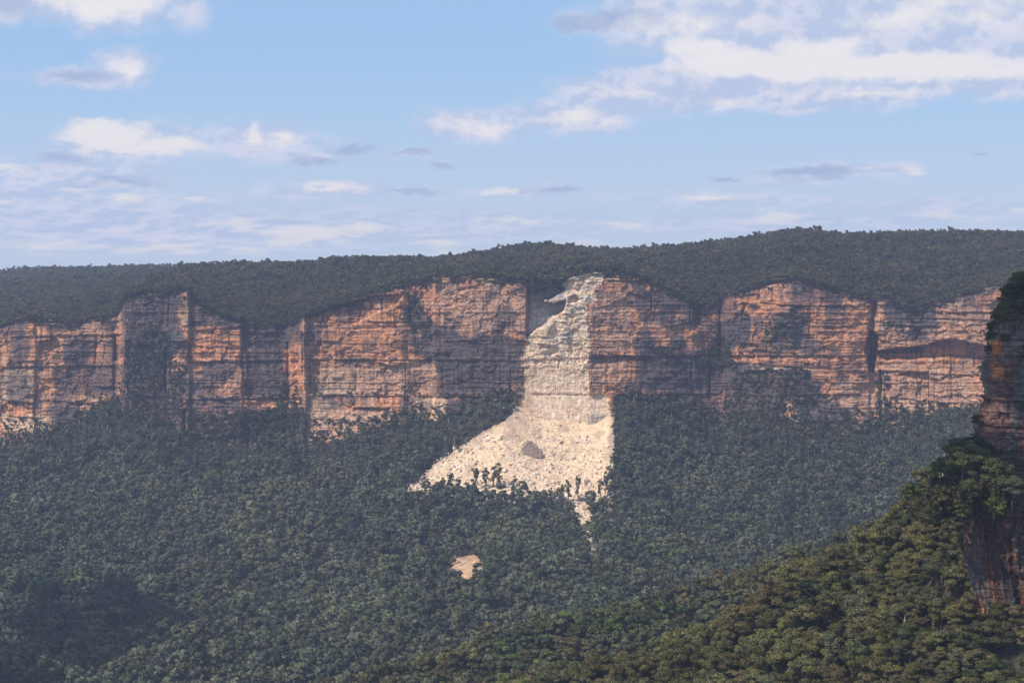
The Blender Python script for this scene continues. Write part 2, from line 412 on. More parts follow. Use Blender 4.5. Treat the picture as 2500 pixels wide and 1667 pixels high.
def wall_fields(U, V):
    a = U / PXM; b = V / PXM
    wu = U + 7 * fbm(a / 9, b / 9, 3, 3) + 3 * fbm(a / 2.5, b / 2.5, 4, 2)
    wv = V + 7 * fbm(a / 9, b / 9, 13, 3) + 3 * fbm(a / 2.5, b / 2.5, 14, 2)
    top = TOP(U)
    dt = V - top
    sc = sm(-2, 4, poly_sd(wu, wv, SCAR))
    low = sm(960, 1000, V)
    # ---- relief, metres towards the viewer
    R = 3.0 * fbm(a / 34, b / 34, 21, 4)
    rough = .22 + 1.1 * sm(-.15, .45, fbm(a / 22, b / 14, 23, 3))
    R += 4.0 * (cells(a / 30, b / 19, 31, .5) - .5) + 2.6 * (cells(a / 12, b / 9, 41, .6) - .5) * (1 - .5 * sc)
    R += 1.7 * (cells(a / 5.5, b / 4, 51, .8) - .5) * rough * (1 - .4 * sc)
    strat = _h(np.floor((b + 1.6 * fbm(a / 28, b / 28, 61, 3)) / 1.9), 0 * b + 1, 62) - .5
    R += 1.3 * strat * sm(.15, .7, vn(a / 22, b / 9, 63)) * (1 - .7 * sc)
    R += 0.8 * (_h(np.floor((b + .9 * fbm(a / 16, b / 16, 65, 3)) / 1.25), 0 * b + 2, 66) - .5) * sm(.2, .7, vn(a / 9, b / 6, 67)) * (1 - .6 * sc)
    R += .75 * fbm(a / 3.5, b / 2.2, 71, 3) * rough
    R += 1.2 * fbm(a / 5, b / 45, 73, 3) * (1 - sc)
    f1_ = fbm((a + b * .4) / 13, b / 9, 75, 4); f2_ = fbm(a / 9, (b - a * .3) / 12, 76, 4)
    R -= 1.5 * sm(.05, 0, np.abs(f1_)) * sm(0, .3, f2_ + .2) * (.35 + .9 * sc)
    R += 1.6 * sm(-.04, .04, f1_) * (.28 + sc * sm(930, 880, V)) + 1.3 * sm(-.03, .03, f2_) * (.15 + .8 * sc * sm(930, 880, V))
    R *= (1 - 0.45 * sc * sm(890, 930, V) - .2 * sc)
    # top rim: stepped, weathered layers
    R += -3.0 * np.exp(-np.maximum(dt, 0) / 9) * (0.4 + vn(a / 9, b * 0, 72))
    # ledges: (u0, u1, v at u0, v at u1, depth, fade, face fall-off)
    for (u0, u1, va, vb, dep, h) in [
        (745, 1290, 877, 880, 3.2, 5), (1290, 1440, 880, 872, 1.5, 4), (1440, 1600, 868, 871, 5.0, 9), (1600, 2120, 870, 868, 2.6, 4),
        (745, 1280, 965, 968, 2.6, 4), (1500, 1760, 962, 962, 2.4, 4), (1760, 2130, 968, 960, 1.3, 4), (1290, 1440, 961, 963, 1.3, 3),
        (455, 735, 884, 880, 3.4, 6), (455, 740, 974, 972, 4.2, 7), (0, 290, 897, 892, 3.4, 6), (0, 90, 975, 985, 4.0, 8), (90, 235, 975, 985, 2.0, 5),
        (235, 300, 945, 945, 2.5, 5), (1440, 1580, 848, 846, .8, 3), (1790, 2050, 886, 902, 1.5, 3), (1150, 1230, 806, 806, 1.2, 3),
        (860, 955, 994, 996, 6.0, 7), (465, 592, 806, 800, 3.0, 9), (2150, 2420, 830, 828, 1.2, 3), (2150, 2420, 985, 985, 1.6, 3),
        (2150, 2300, 792, 800, 2.0, 4), (2200, 2450, 760, 764, 1.6, 5), (2200, 2450, 776, 782, 1.6, 5), (2140, 2380, 905, 918, 2.0, 5),
        (1820, 1870, 700, 704, 1.5, 4), (1850, 2100, 740, 750, 1.6, 5), (780, 985, 800, 798, 1.5, 4), (790, 960, 838, 842, 1.0, 4),
        (1870, 1900, 735, 735, 2, 6), (465, 592, 845, 850, 2.0, 8), (1990, 2110, 810, 812, 2.2, 5), (1760, 2100, 1032, 1030, 1.4, 3),
        (25, 290, 822, 818, 3.0, 6), (0, 110, 1012, 1022, 2.0, 5)]:
        vl = va + (vb - va) * (U - u0) / (u1 - u0) + 1.2 * fbm(a / 12, a * 0, int(va), 2)
        m = sm(0, 10, U - u0) * sm(0, 10, u1 - U)
        R -= dep * m * sm(-0.5, 1.0, V - vl) * np.exp(-np.maximum(V - vl, 0) / h)
        R += 0.35 * dep * m * np.exp(-((V - vl + 4) / 4.0) ** 2)
    # vertical joints
    for (u0, v0, v1, dep, w) in [
        (592, 786, 900, 6, 5), (596, 900, 985, 4, 4), (703, 835, 975, 6, 4), (738, 775, 985, 4, 3), (451, 1000, 1065, 7, 4), (86, 890, 1040, 2, 1.6), (460, 840, 900, 4, 2.5),
        (1277, 860, 960, 1.5, 1.6), (1247, 900, 960, 2.2, 1.6), (1590, 690, 755, 4, 2), (1685, 745, 815, 3, 2), (1758, 750, 880, 5, 5), (1732, 880, 960, 4, 2.5), (1772, 960, 1040, 3, 3),
        (2134, 735, 775, 9, 6), (2130, 775, 815, 7, 5), (2150, 905, 1035, 5, 5), (2268, 925, 1010, 3, 2), (1440, 870, 960, 1.2, 1.0), (1976, 745, 830, 2, 2), (1690, 880, 960, 3, 3),
        (1000, 720, 790, 3, 3), (990, 890, 960, 1.4, 1.5), (870, 890, 960, 1.2, 3), (915, 890, 960, 1.2, 2), (412, 720, 790, 2, 2), (233, 835, 900, 2.5, 3),
        (2306, 830, 900, 2, 2), (1855, 690, 735, 2, 3), (1365, 873, 905, 1, 1.5), (1357, 930, 960, 1.2, 1), (405, 850, 960, 4, 4), (280, 800, 960, 4, 5)]:
        du = (U - u0 + 2.0 * fbm(b / 9, b * 0, u0, 2)) / w
        R -= dep * np.exp(-du ** 2 * 1.2) * sm(-6, 3, V - v0) * sm(-6, 6, v1 - V)
    # hollows: (polygon, depth, edge width)
    def dent(pts, dep, e=3.0):
        nonlocal R
        R = R - dep * sm(-e * .5, e, poly_sd(wu * .6 + U * .4, wv * .6 + V * .4, pts))
    dent([(780, 748), (860, 738), (905, 725), (985, 715), (970, 745), (910, 770), (870, 790), (800, 800), (785, 780)], 7.0)
    dent([(750, 770), (790, 758), (782, 962), (752, 962)], 6.0)
    dent([(95, 830), (140, 826), (150, 845), (125, 858), (95, 855)], 6.0)
    dent([(1690, 752), (1712, 752), (1712, 796), (1692, 794)], 8.0)
    dent([(2124, 808), (2144, 822), (2142, 870), (2134, 915), (2122, 908), (2108, 850)], 24.0, 4)
    dent([(2140, 858), (2200, 848), (2262, 842), (2300, 828), (2340, 832), (2410, 846), (2420, 884), (2300, 876), (2150, 880)], 22.0, 4)
    dent([(2185, 916), (2215, 906), (2270, 906), (2272, 928), (2235, 930), (2210, 918)], 6.0)
    dent([(1444, 873), (1590, 872), (1580, 884), (1530, 880), (1490, 886), (1446, 895)], 3.5)
    dent([(0, 985), (50, 980), (80, 1000), (40, 1010), (0, 1012)], 5.0)
    dent([(185, 975), (212, 975), (205, 990), (192, 990)], 5.0)
    dent([(1060, 700), (1090, 700), (1080, 718), (1072, 720)], 4)
    dent([(1115, 702), (1150, 702), (1145, 712), (1118, 712)], 4)
    dent([(275, 815), (300, 815), (302, 890), (275, 880)], 5)
    dent([(1273, 895), (1294, 895), (1290, 905), (1276, 908)], 3)
    dent([(2220, 760), (2245, 755), (2246, 792), (2226, 790)], 5)
    dent([(2230, 800), (2250, 800), (2252, 832), (2232, 832)], 4)
    for (cu, cv, ru, rv, am) in [(1575, 842, 22, 30, 4), (1657, 834, 16, 20, 5), (184, 858, 36, 42, 4), (535, 905, 36, 24, 2.5), (60, 935, 30, 55, 3), (1085, 855, 20, 14, 2)]:
        R += am * np.maximum(0, 1 - ((U - cu) / ru) ** 2 - ((V - cv) / rv) ** 2)
    # the fresh scar: a wedge-shaped cavity, deepest at its upper left
    wd = sm(0.0, 9, poly_sd(U * .7 + wu * .3, V * .5 + wv * .5, WEDGE))
    dep = 36.0 * np.clip((850 - V) / 150.0, 0, 1) ** .8
    lip = sm(0, 6, poly_sd(wu, wv, [(1320, 738), (1325, 724), (1338, 727), (1350, 718), (1366, 712), (1380, 702), (1394, 700), (1394, 734), (1372, 738), (1352, 742)]))
    R = R * (1 - .8 * wd) - dep * wd + lip * wd * dep * 0.92
    R -= 1.6 * sc * (1 - wd)
    R += 2.6 * sc * (1 - wd) * sm(730, 770, V) * sm(905, 860, V) * (cells(a / 9 + b / 22, b / 5, 81, .5) - .4)
    R += 3.0 * sc * sm(725, 700, V) * (cells(a / 6, b / 4, 83, .4) - .4)
    R -= 6.0 * sc * sm(0, 3, poly_sd(wu, wv, [(1384, 728), (1396, 720), (1417, 723), (1415, 742), (1386, 744)]))
    blk = sm(0, 2, poly_sd(U, V, [(1430, 1006), (1495, 1008), (1497, 1034), (1436, 1040)]))
    R += 2.2 * blk
    # ---- stains and rock colours (surface colour, with some shade painted in)
    O = np.array([.55, .250, .125]); P = np.array([.49, .285, .185]); G = np.array([.088, .072, .076]); K = np.array([.036, .028, .030])
    C = np.array([.72, .49, .305]); FR = np.array([.76, .565, .385]); FG = np.array([.60, .58, .56]); RD = np.array([.34, .13, .08]); B = np.array([.16, .165, .18])
    def lerp(c, t, w):
        return c * (1 - w[..., None]) + t * w[..., None]
    n1 = fbm(a / 40, b / 26, 101, 4); n2 = fbm(a / 12, b / 8, 103, 4); n3 = fbm(a / 5, b / 30, 105, 4); n4 = fbm(a / 14, b / 2.2, 107, 4)
    n5 = fbm(a / 2.0, b / 1.5, 109, 3)
    c = np.zeros(U.shape + (3,)) + O
    c = lerp(c, P, sm(-.3, .5, n2 + .35 * n1) * .85)
    c = lerp(c, C, sm(.28, .62, fbm(a / 18, b / 6, 111, 4)) * .55)
    c = lerp(c, RD, sm(.1, .55, n4) * .6)
    g0 = sm(.10, .42, n1 * .8 + n3 * .45 + .12 * n2) * .75
    c = lerp(c, G, g0)
    c = lerp(c, K, sm(.22, .55, n4 * .8 + .3 * n2) * .6)
    def patch(pts, col, s=1.0, e=6, ns=.5):
        nonlocal c
        d = poly_sd(wu, wv, pts)
        w = sm(-e, e, d + e * 1.6 * ns * (n3 + n2)) * s
        c = lerp(c, col, w * (0.82 + .18 * np.clip(1 + n5, 0, 1)))
    def ell(u0, v0, ru, rv, col, s=1.0, e=.3):
        nonlocal c
        d = 1 - np.sqrt(((wu - u0) / ru) ** 2 + ((wv - v0) / rv) ** 2) + .25 * (n3 + n2)
        c = lerp(c, col, sm(-e, e, d) * s)
    def box(x0, y0, x1, y1): return [(x0, y0), (x1, y0), (x1, y1), (x0, y1)]
    # clean orange, pink and cream faces
    for p, col, s in [
        (box(465, 800, 588, 880), O * 1.05, .9), (box(600, 975, 690, 1005), O * 1.1, .7), (box(455, 890, 590, 960), P, .7), (box(708, 800, 735, 960), O, .8),
        (box(785, 800, 985, 870), O * 1.0, .6), (box(790, 890, 1070, 962), P * 1.08, .85), (box(1060, 700, 1275, 812), P * 1.02, .8), (box(860, 780, 1000, 830), O * 1.05, .6),
        (box(1450, 705, 1545, 860), P * .92, .8), (box(1445, 885, 1540, 955), P * 1.0, .75), (box(1560, 800, 1740, 860), O * 1.0, .7), (box(1770, 730, 1870, 850), O, .7),
        (box(1980, 770, 2115, 895), O * 1.02, .85), (box(2020, 935, 2135, 1045), P * 1.05, .8), (box(2150, 925, 2380, 1010), P * 1.05, .85), (box(2150, 745, 2430, 850), P * .95, .6),
        (box(2150, 885, 2400, 925), P * 1.0, .7), (box(0, 830, 250, 890), O * 1.1, .5), (box(10, 900, 84, 975), np.array([.62, .40, .24]), .9), (box(90, 960, 230, 1040), P * 1.05, .7),
        (box(0, 1010, 120, 1055), C * 1.05, .9), (box(0, 1050, 80, 1095), P * 1.1, .8), (box(65, 780, 140, 815), O * 1.15, .8), (box(755, 1000, 960, 1075), P * 1.2, .9),
        (box(745, 968, 800, 1040), C * .85, .6), (box(1015, 970, 1088, 1045), C * .95, .95), (box(440, 750, 462, 800), C * .7, .7), (box(320, 730, 350, 745), C * .8, .7),
        (box(1925, 975, 1962, 1050), C * .85, .8), (box(1740, 980, 1768, 1055), P * 1.1, .8), (box(1820, 870, 1840, 895), O, .9), (box(780, 900, 870, 960), C * .7, .5),
        (box(1035, 675, 1110, 700), C * .8, .6), (box(1180, 672, 1215, 700), C * .7, .6)]:
        patch(p, np.clip(col, 0, .95), s, 7)
    # grey lichen and water stains, plus a few shaded areas painted in
    for p, s in [
        (box(300, 705, 440, 850), .93), ([(290, 840), (410, 840), (420, 900), (455, 900), (450, 1070), (230, 1080), (230, 1010), (300, 950)], .9),
        (box(598, 795, 702, 975), .92), (box(460, 725, 600, 800), .85), (box(590, 780, 735, 830), .8), (box(455, 965, 590, 1002), .85), (box(470, 1005, 745, 1080), .92), (box(130, 895, 290, 960), .78), (box(0, 790, 60, 830), .7),  # tall first box: shade on the set-back block, painted in
        (box(745, 762, 782, 965), .30),  # cast shadow right of the crease, painted in lightly
        ([(1000, 858), (1060, 795), (1100, 800), (1120, 815), (1200, 818), (1232, 812), (1285, 835), (1278, 880), (1240, 905), (1242, 965), (1075, 965), (1068, 905), (1050, 878)], .93),
        (box(1205, 745, 1246, 808), .6), (box(1092, 970, 1190, 1002), .9), (box(970, 970, 1014, 1012), .7), (box(1232, 965, 1274, 1010), .7), (box(1185, 985, 1240, 1010), .8),
        ([(1000, 720), (1016, 715), (1056, 790), (1042, 815), (1000, 818), (988, 760)], .9),  # shaded wedge with dark growth, its shade painted in
        (box(1545, 700, 1600, 755), .75), (box(1560, 750, 1640, 790), .7), (box(1600, 715, 1760, 770), .85), (box(1700, 770, 1800, 860), .5),
        ([(1560, 880), (1700, 862), (1760, 845), (1790, 880), (1985, 895), (2005, 955), (2080, 1000), (2075, 1025), (1965, 1045), (1930, 965), (1890, 1040), (1775, 1045), (1760, 965), (1500, 965), (1545, 915)], .92),
        ([(1750, 740), (1768, 740), (1775, 830), (1800, 900), (1760, 900), (1750, 800)], .9), (box(1760, 700, 1800, 760), .6), (box(1780, 770, 1835, 860), .85), (box(1885, 770, 1960, 830), .85), (box(1830, 825, 1980, 870), .75),
        (box(2010, 700, 2050, 800), .7), (box(2050, 740, 2070, 800), .4), (box(1960, 690, 2120, 735), .6), (box(2160, 735, 2290, 800), .95), (box(2010, 880, 2100, 910), .5), (box(2170, 1000, 2260, 1025), .85), (box(1940, 690, 1990, 760), .5),
        (box(1500, 965, 1760, 1060), .85), (box(1790, 1000, 1925, 1060), .8), (box(1965, 1030, 2080, 1060), .7), (box(600, 1000, 745, 1070), .9)]:
        patch(p, G, s, 9, .9)
    for (u0, v0, ru, rv, s) in [(184, 856, 42, 44, .85), (48, 852, 24, 34, .8), (45, 935, 26, 60, .75), (155, 1000, 34, 44, .75), (535, 906, 42, 26, .85), (484, 945, 42, 26, .8), (1575, 840, 24, 34, .95),
                             (1657, 832, 17, 20, .95), (1560, 720, 20, 40, .7), (1850, 790, 16, 22, .8), (1800, 800, 34, 44, .8), (1990, 850, 25, 18, .6), (2240, 815, 26, 24, .8), (1240, 775, 22, 30, .6), (40, 1085, 50, 24, .7),
                             (1925, 800, 44, 34, .8), (2040, 855, 14, 14, .7), (140, 800, 30, 14, .7), (265, 870, 30, 40, .6), (560, 780, 40, 12, .7), (900, 845, 20, 10, .6), (1145, 835, 30, 30, .3)]:
        ell(u0, v0, ru, rv, G * 1.1, s)
    # black seeps hanging from ledges and rim; overhang shade painted in with them
    seep_shade = sm(.05, .45, fbm(a / 2.2, b / 40, 131, 3))
    for (x0, x1, vt, L, s) in [(1075, 1280, 905, 55, .8), (745, 1010, 968, 30, .5), (1500, 1760, 875, 60, .6), (2270, 2400, 872, 30, .8), (1770, 2110, 700, 60, .6), (465, 590, 785, 22, .9), (1440, 1640, 670, 34, .7),
                            (960, 1290, 690, 30, .45), (1970, 2110, 870, 40, .6), (1150, 1280, 970, 40, .7), (300, 460, 715, 70, .4), (0, 290, 790, 20, .6), (780, 985, 735, 50, .8), (2140, 2420, 715, 50, .5)]:
        w = sm(-4, 4, wu - x0) * sm(-4, 4, x1 - wu) * sm(-3, 3, V - np.maximum(vt, top + 2)) * sm(1.0, .3, (V - vt) / L + .4 * n3)
        c = lerp(c, K, w * seep_shade * s)
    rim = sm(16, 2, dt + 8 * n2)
    c = lerp(c, K * 1.4, rim * .75)  # dark band under the rim, shade painted into the colour
    c = lerp(c, C * .8, sm(.25, .5, fbm(a / 10, b / 1.6, 141, 3)) * sm(18, 4, dt) * .6)
    # white ledge edges
    for (x0, x1, va, vb) in [(745, 1130, 963, 966), (1500, 1590, 960, 962), (1130, 1200, 805, 807), (1800, 2010, 899, 901), (455, 560, 972, 971)]:
        vl = va + (vb - va) * (U - x0) / (x1 - x0)
        c = lerp(c, C * 1.1, sm(-3, 3, U - x0) * sm(-3, 3, x1 - U) * sm(2.2, .6, np.abs(V - vl)) * sm(-.3, .2, n3) * .9)
    # thin black water streaks and blotches over the clean faces too
    vst = sm(.18, .5, fbm(a / 1.7, b / 28, 143, 3)) * sm(-.2, .3, fbm(a / 30, b / 30, 145, 3))
    c = lerp(c, K * 1.5, vst * .55)
    c = lerp(c, G, sm(.12, .4, fbm(a / 9, b / 14, 147, 5)) * .5)
    # fresh rock in the scar
    fr = np.zeros(U.shape + (3,)) + FR
    fr = lerp(fr, FG, sm(-.1, .5, fbm(a / 16, b / 5, 151, 4)) * .38 * sm(880, 800, V))
    fr = lerp(fr, P * 1.3, sm(.12, .5, fbm(a / 8, b / 3, 153, 4)) * .5)
    fr = lerp(fr, C, sm(.0, .5, fbm(a / 5, b / 4, 155, 4)) * .35)
    fr = lerp(fr, FR * np.array([1.05, 1.10, 1.15]), sm(0, .5, fbm(a / 7, b / 3, 157, 4)) * .6)
    fr = lerp(fr, np.array([.54, .45, .38]) * (1 + .16 * fbm(a / 30, b / 1.5, 161, 3))[..., None], wd * .95)  # cavity panel: its shade painted in as a flat, darker grey
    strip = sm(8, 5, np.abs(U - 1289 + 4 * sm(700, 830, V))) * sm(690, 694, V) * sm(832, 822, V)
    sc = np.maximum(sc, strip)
    fr = lerp(fr, np.array([.24, .13, .10]), strip)  # shaded side of the cavity's left wall, painted dark brown
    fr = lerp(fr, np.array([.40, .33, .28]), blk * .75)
    fr = lerp(fr, P * .9, sm(.15, .6, fbm(a / 2, b / 22, 159, 3)) * .22 * sm(940, 980, V))
    fr = lerp(fr, P, sm(1340, 1285, U) * .35 * sm(850, 900, V) * (.5 + vn(a / 3, b / 12, 160)))
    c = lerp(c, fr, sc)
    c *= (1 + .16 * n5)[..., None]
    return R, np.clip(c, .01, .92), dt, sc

def build_wall():
    us = np.arange(-330, 2800, 1.45)
    nr = 330
    t = np.linspace(0, 1, nr)
    U = np.broadcast_to(us[None, :], (nr, len(us))).copy()
    top = TOP(us) + 3.5 * fbm(us / 14, us * 0, 77, 3) * 1.4 + 4.0 * (_h(np.floor(us / 11 + 2 * fbm(us / 30, us * 0, 78, 2)), us * 0, 79) - .6)
    bot = np.maximum(FOOT(us), 1010) + 130
    V = top[None, :] + (bot - top)[None, :] * t[:, None]
    R, c, dt, sc = wall_fields(U, V)
    R = R * sm(-1, 5, dt)
    batter = np.clip((V - 965) / 100, 0, 1.6) * 10.0      # the foot stands forward of the wall
    UW = U + 7 * fbm(V / 45.0, U / 200.0, 88, 3) * sm(0, 40, V - TOP(U))
    Yd = DIST(UW) - R - batter
    X = (U - 1250) / F * Yd
    Z = (V0 - V) / F * DIST(U)
    verts = np.stack([X, Yd, Z], -1).reshape(-1, 3)
    me = make_mesh('escarpment', verts, grid_faces(nr, len(us))[:, ::-1])
    add_col(me, 'rock', c.reshape(-1, 3))
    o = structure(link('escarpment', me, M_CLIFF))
    return us, V, verts.reshape(nr, len(us), 3)

WU, WV, WALL = build_wall()

# ------------------------------------------------------------------ terrain height functions
_gd = [-200, 0, 140, 250, 400, 620, 1200, 2500, 6000]
_gy = [-140, 0, 105, 235, 455, 740, 1120, 1500, 1760]

def uof(x, y): return 1250 + F * x / y

def valley_v(u, y):
    g = DSM(u) - 12 - y
    dv = np.interp(g, _gy, _gd)
    w = np.exp(-np.maximum(dv, 0) / 110.0)
    return (FOOT(u) * w + 1050 * (1 - w)) + dv

def valley_z(x, y):
    u = uof(x, y)
    z = (V0 - valley_v(u, y)) / F * y
    far = sm(0, 150, DSM(u) - y)
    z = z + far * (9.0 * fbm(x / 170 + y / 420, y / 260, 201, 3) + 2.0 * fbm(x / 40, y / 40, 203, 2))
    # a gully lying away from the sun, lower left
    gx = x - (-300 + (y - 1450) * 0.9)
    return z - 14 * np.exp(-(gx / 75.0) ** 2) * sm(1250, 1400, y) * sm(1850, 1650, y)

SKY_A = curve_s([(-400, 830), (200, 800), (300, 745), (350, 706), (400, 676), (460, 652), (560, 649), (650, 646), (760, 641), (850, 632), (1000, 631), (1060, 636),
                 (1130, 631), (1200, 621), (1260, 609), (1320, 604), (1380, 608), (1440, 613), (1540, 614), (1620, 608), (1740, 597), (1840, 583), (1900, 571),
                 (1950, 566), (2010, 571), (2080, 575), (2150, 570), (2250, 567), (2350, 571), (2500, 574), (2900, 574)], 12)
SKY_B = curve_s([(-400, 672), (0, 667), (60, 659), (117, 657), (230, 654), (340, 650), (450, 652), (600, 660), (900, 690), (2900, 800)], 20)

def plat_z(x, y):
    u = uof(x, y)
    d = DIST(u); t = np.clip((y - d) / (2650 - d), -.1, 1)
    tp = TOP(u) + 1
    wt = np.exp(-np.maximum(y - d, 0) / 160)
    tps = np.maximum(tp * wt + (1 - wt) * (sum(TOP(u + k) for k in (-90, -60, -30, 0, 30, 60, 90)) / 7 + 1), tp * 0)
    ease = 1 - (1 - t) ** 1.35
    vA = tps + (SKY_A(u) + 5 - tps) * ease
    zA = (V0 - vA) / F * np.minimum(y, 2650) - np.maximum(y - 2650, 0) * 0.30
    t2 = np.clip((y - d) / (3900 - d), -.1, 1)
    vB = tps + (SKY_B(u) + 6 - tps) * (1 - (1 - t2) ** 1.7)
    zB = (V0 - vB) / F * np.minimum(y, 3900) - np.maximum(y - 3900, 0) * 0.2
    zB = zB + 10 * sm(0, 300, y - d) * sm(3900, 3300, y) * fbm(x / 210, y / 300, 221, 3)
    zA = zA + 5 * sm(0, 200, y - d) * sm(2650, 2400, y) * fbm(x / 120, y / 150, 223, 3)
    zA = np.where(u < 290, -400, zA)
    return np.maximum(zA, np.where(u < 620, zB, -400))

MIDC = curve_s([(-400, 1900), (500, 1800), (900, 1700), (1091, 1650), (1325, 1570), (1431, 1545), (1516, 1515), (1580, 1498), (1708, 1482), (1793, 1472), (1900, 1425), (2100, 1350), (2300, 1290), (2900, 1200)], 60)
def mid_z(x, y):
    u = uof(x, y)
    yc = 985 + .03 * (u - 1250)
    zc = (V0 - MIDC(u)) / F * yc
    z = zc - np.where(y < yc, .21 * (yc - y), .55 * (y - yc) - 3)
    return z + 5 * fbm(x / 70, y / 70, 231, 3)

NEARC = curve_s([(-400, 2500), (600, 2050), (1000, 1850), (1240, 1732), (1325, 1722), (1453, 1688), (1538, 1652), (1602, 1635), (1687, 1615), (1750, 1580), (1814, 1555),
                 (1857, 1515), (1900, 1470), (1985, 1448), (2036, 1428), (2079, 1385), (2155, 1345), (2200, 1285), (2249, 1225), (2304, 1190), (2355, 1180), (2420, 1180), (2900, 1100)], 14)
NEARY = curve_s([(-400, 640), (1200, 640), (1600, 630), (1900, 600), (2150, 560), (2355, 532), (2500, 525), (2900, 520)], 60)
NEARS = curve_s([(-400, .3), (1400, .30), (1800, .36), (2050, .55), (2200, .85), (2400, 1.1), (2900, 1.2)], 60)
def near_z(x, y):
    u = uof(x, y)
    yc = NEARY(u)
    zc = (V0 - NEARC(u)) / F * yc
    s = NEARS(u)
    dn = np.maximum(yc - y, 0)
    z = zc - np.where(y < yc, s * np.minimum(dn, 80) + .18 * np.maximum(dn - 80, 0), .7 * (y - yc))
    return z + 2.5 * fbm(x / 26, y / 26, 241, 3)

def sheet(name, fn, u0, u1, nu, ys, mat):
    us = np.linspace(u0, u1, nu)
    Y = np.asarray(ys)[:, None] if np.ndim(ys) == 1 else ys
    Y = np.broadcast_to(Y, (Y.shape[0], nu)); U = np.broadcast_to(us[None, :], Y.shape)
    X = (U - 1250) / F * Y
    Z = fn(X, Y)
    return structure(link(name, make_mesh(name, np.stack([X, Y, Z], -1).reshape(-1, 3), grid_faces(*Y.shape), True), mat))

usp = np.linspace(-330, 2800, 1500)
prow = np.concatenate([np.linspace(-1, 30, 8), np.linspace(40, 700, 90), np.linspace(720, 2100, 50), [2400, 2700]])
sheet('plateau', plat_z, -330, 2800, 1500, DIST(usp)[None, :] + prow[:, None], M_SOIL)
vrow = np.concatenate([np.linspace(2110, 1700, 110), np.linspace(1690, 800, 120), np.linspace(780, 60, 30)])
sheet('valley_floor', valley_z, -500, 3000, 500, vrow, M_SOIL)
sheet('middle_ridge', mid_z, -400, 3000, 300, np.linspace(1350, 700, 110), M_SOIL)
sheet('near_slope', near_z, -300, 4800, 620, np.linspace(760, 330, 150), M_NSOIL)

def proj_v(z, y): return V0 - z * F / y

FAN = [(1262, 985), (1250, 1008), (1215, 1032), (1150, 1068), (1080, 1118), (992, 1188), (988, 1212), (1100, 1212), (1180, 1218), (1300, 1230), (1385, 1228), (1398, 1300),
       (1415, 1330), (1452, 1378), (1466, 1370), (1444, 1290), (1446, 1245), (1490, 1225), (1501, 1100), (1500, 985)]
BARE = [(1094, 1372), (1104, 1350), (1128, 1356), (1152, 1344), (1174, 1360), (1186, 1400), (1168, 1436), (1146, 1450), (1138, 1478), (1128, 1478), (1120, 1444), (1096, 1420)]
SPUR = [(1478, 1200), (1492, 1200), (1492, 1300), (1480, 1300)]

def bare_sd(u, v):
    w = 7 * fbm(u / 14.0, v / 14.0, 301, 3)
    uu = u + w; vv = v + 5 * fbm(u / 11.0, v / 11.0, 303, 3)
    return np.maximum(poly_sd(uu, vv, FAN), poly_sd(uu, vv, SPUR)), poly_sd(uu, vv, BARE)

def talus_z(x, y):
    return valley_z(x, y) + 0.9 + .9 * fbm(x / 9, y / 9, 311, 4) + .5 * fbm(x / 2.6, y / 2.6, 313, 2)

def talus(name, which, u0, u1, y0, y1, step):
    us = np.arange(u0, u1, 2.0); ys = np.arange(y1, y0, -step)
    U, Y = np.meshgrid(us, ys)
    X = (U - 1250) / F * Y
    Z = talus_z(X, Y)
    sd = bare_sd(U, proj_v(Z, Y))[which]
    Z = Z - 3.0 * sm(3, -4, sd)
    fc = grid_faces(*U.shape)
    keep = (sd.ravel()[fc].max(1) > -5)
    fc = fc[keep]
    n = fbm(X / 7, Y / 5, 321, 4)[..., None]; n2 = fbm(X / 2, Y / 2, 323, 3)[..., None]
    c = np.array([.83, .585, .365]) * (1 + .20 * n + .16 * n2)
    w = sm(.05, .5, fbm(X / 14, Y / 9, 325, 3))[..., None] * .4
    c = c * (1 - w) + np.array([.62, .44, .32]) * w
    w = sm(.02, .45, fbm(X / 6, Y / 13, 326, 4))[..., None] * .6
    c = c * (1 - w) + np.array([.42, .29, .21]) * w
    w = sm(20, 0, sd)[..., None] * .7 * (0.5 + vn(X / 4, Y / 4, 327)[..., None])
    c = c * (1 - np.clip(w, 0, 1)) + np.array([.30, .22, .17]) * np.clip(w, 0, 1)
    used = np.unique(fc); mp = np.full(U.size, -1); mp[used] = np.arange(len(used))
    V = np.stack([X, Y, Z], -1).reshape(-1, 3)[used]
    me = make_mesh(name, V, mp[fc])
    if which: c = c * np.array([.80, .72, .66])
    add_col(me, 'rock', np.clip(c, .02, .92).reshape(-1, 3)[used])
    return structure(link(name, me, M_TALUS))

talus('talus_slope', 0, 980, 1520, 1640, 2012, .8)
talus('bare_ground', 1, 1070, 1205, 1500, 1900, .8)

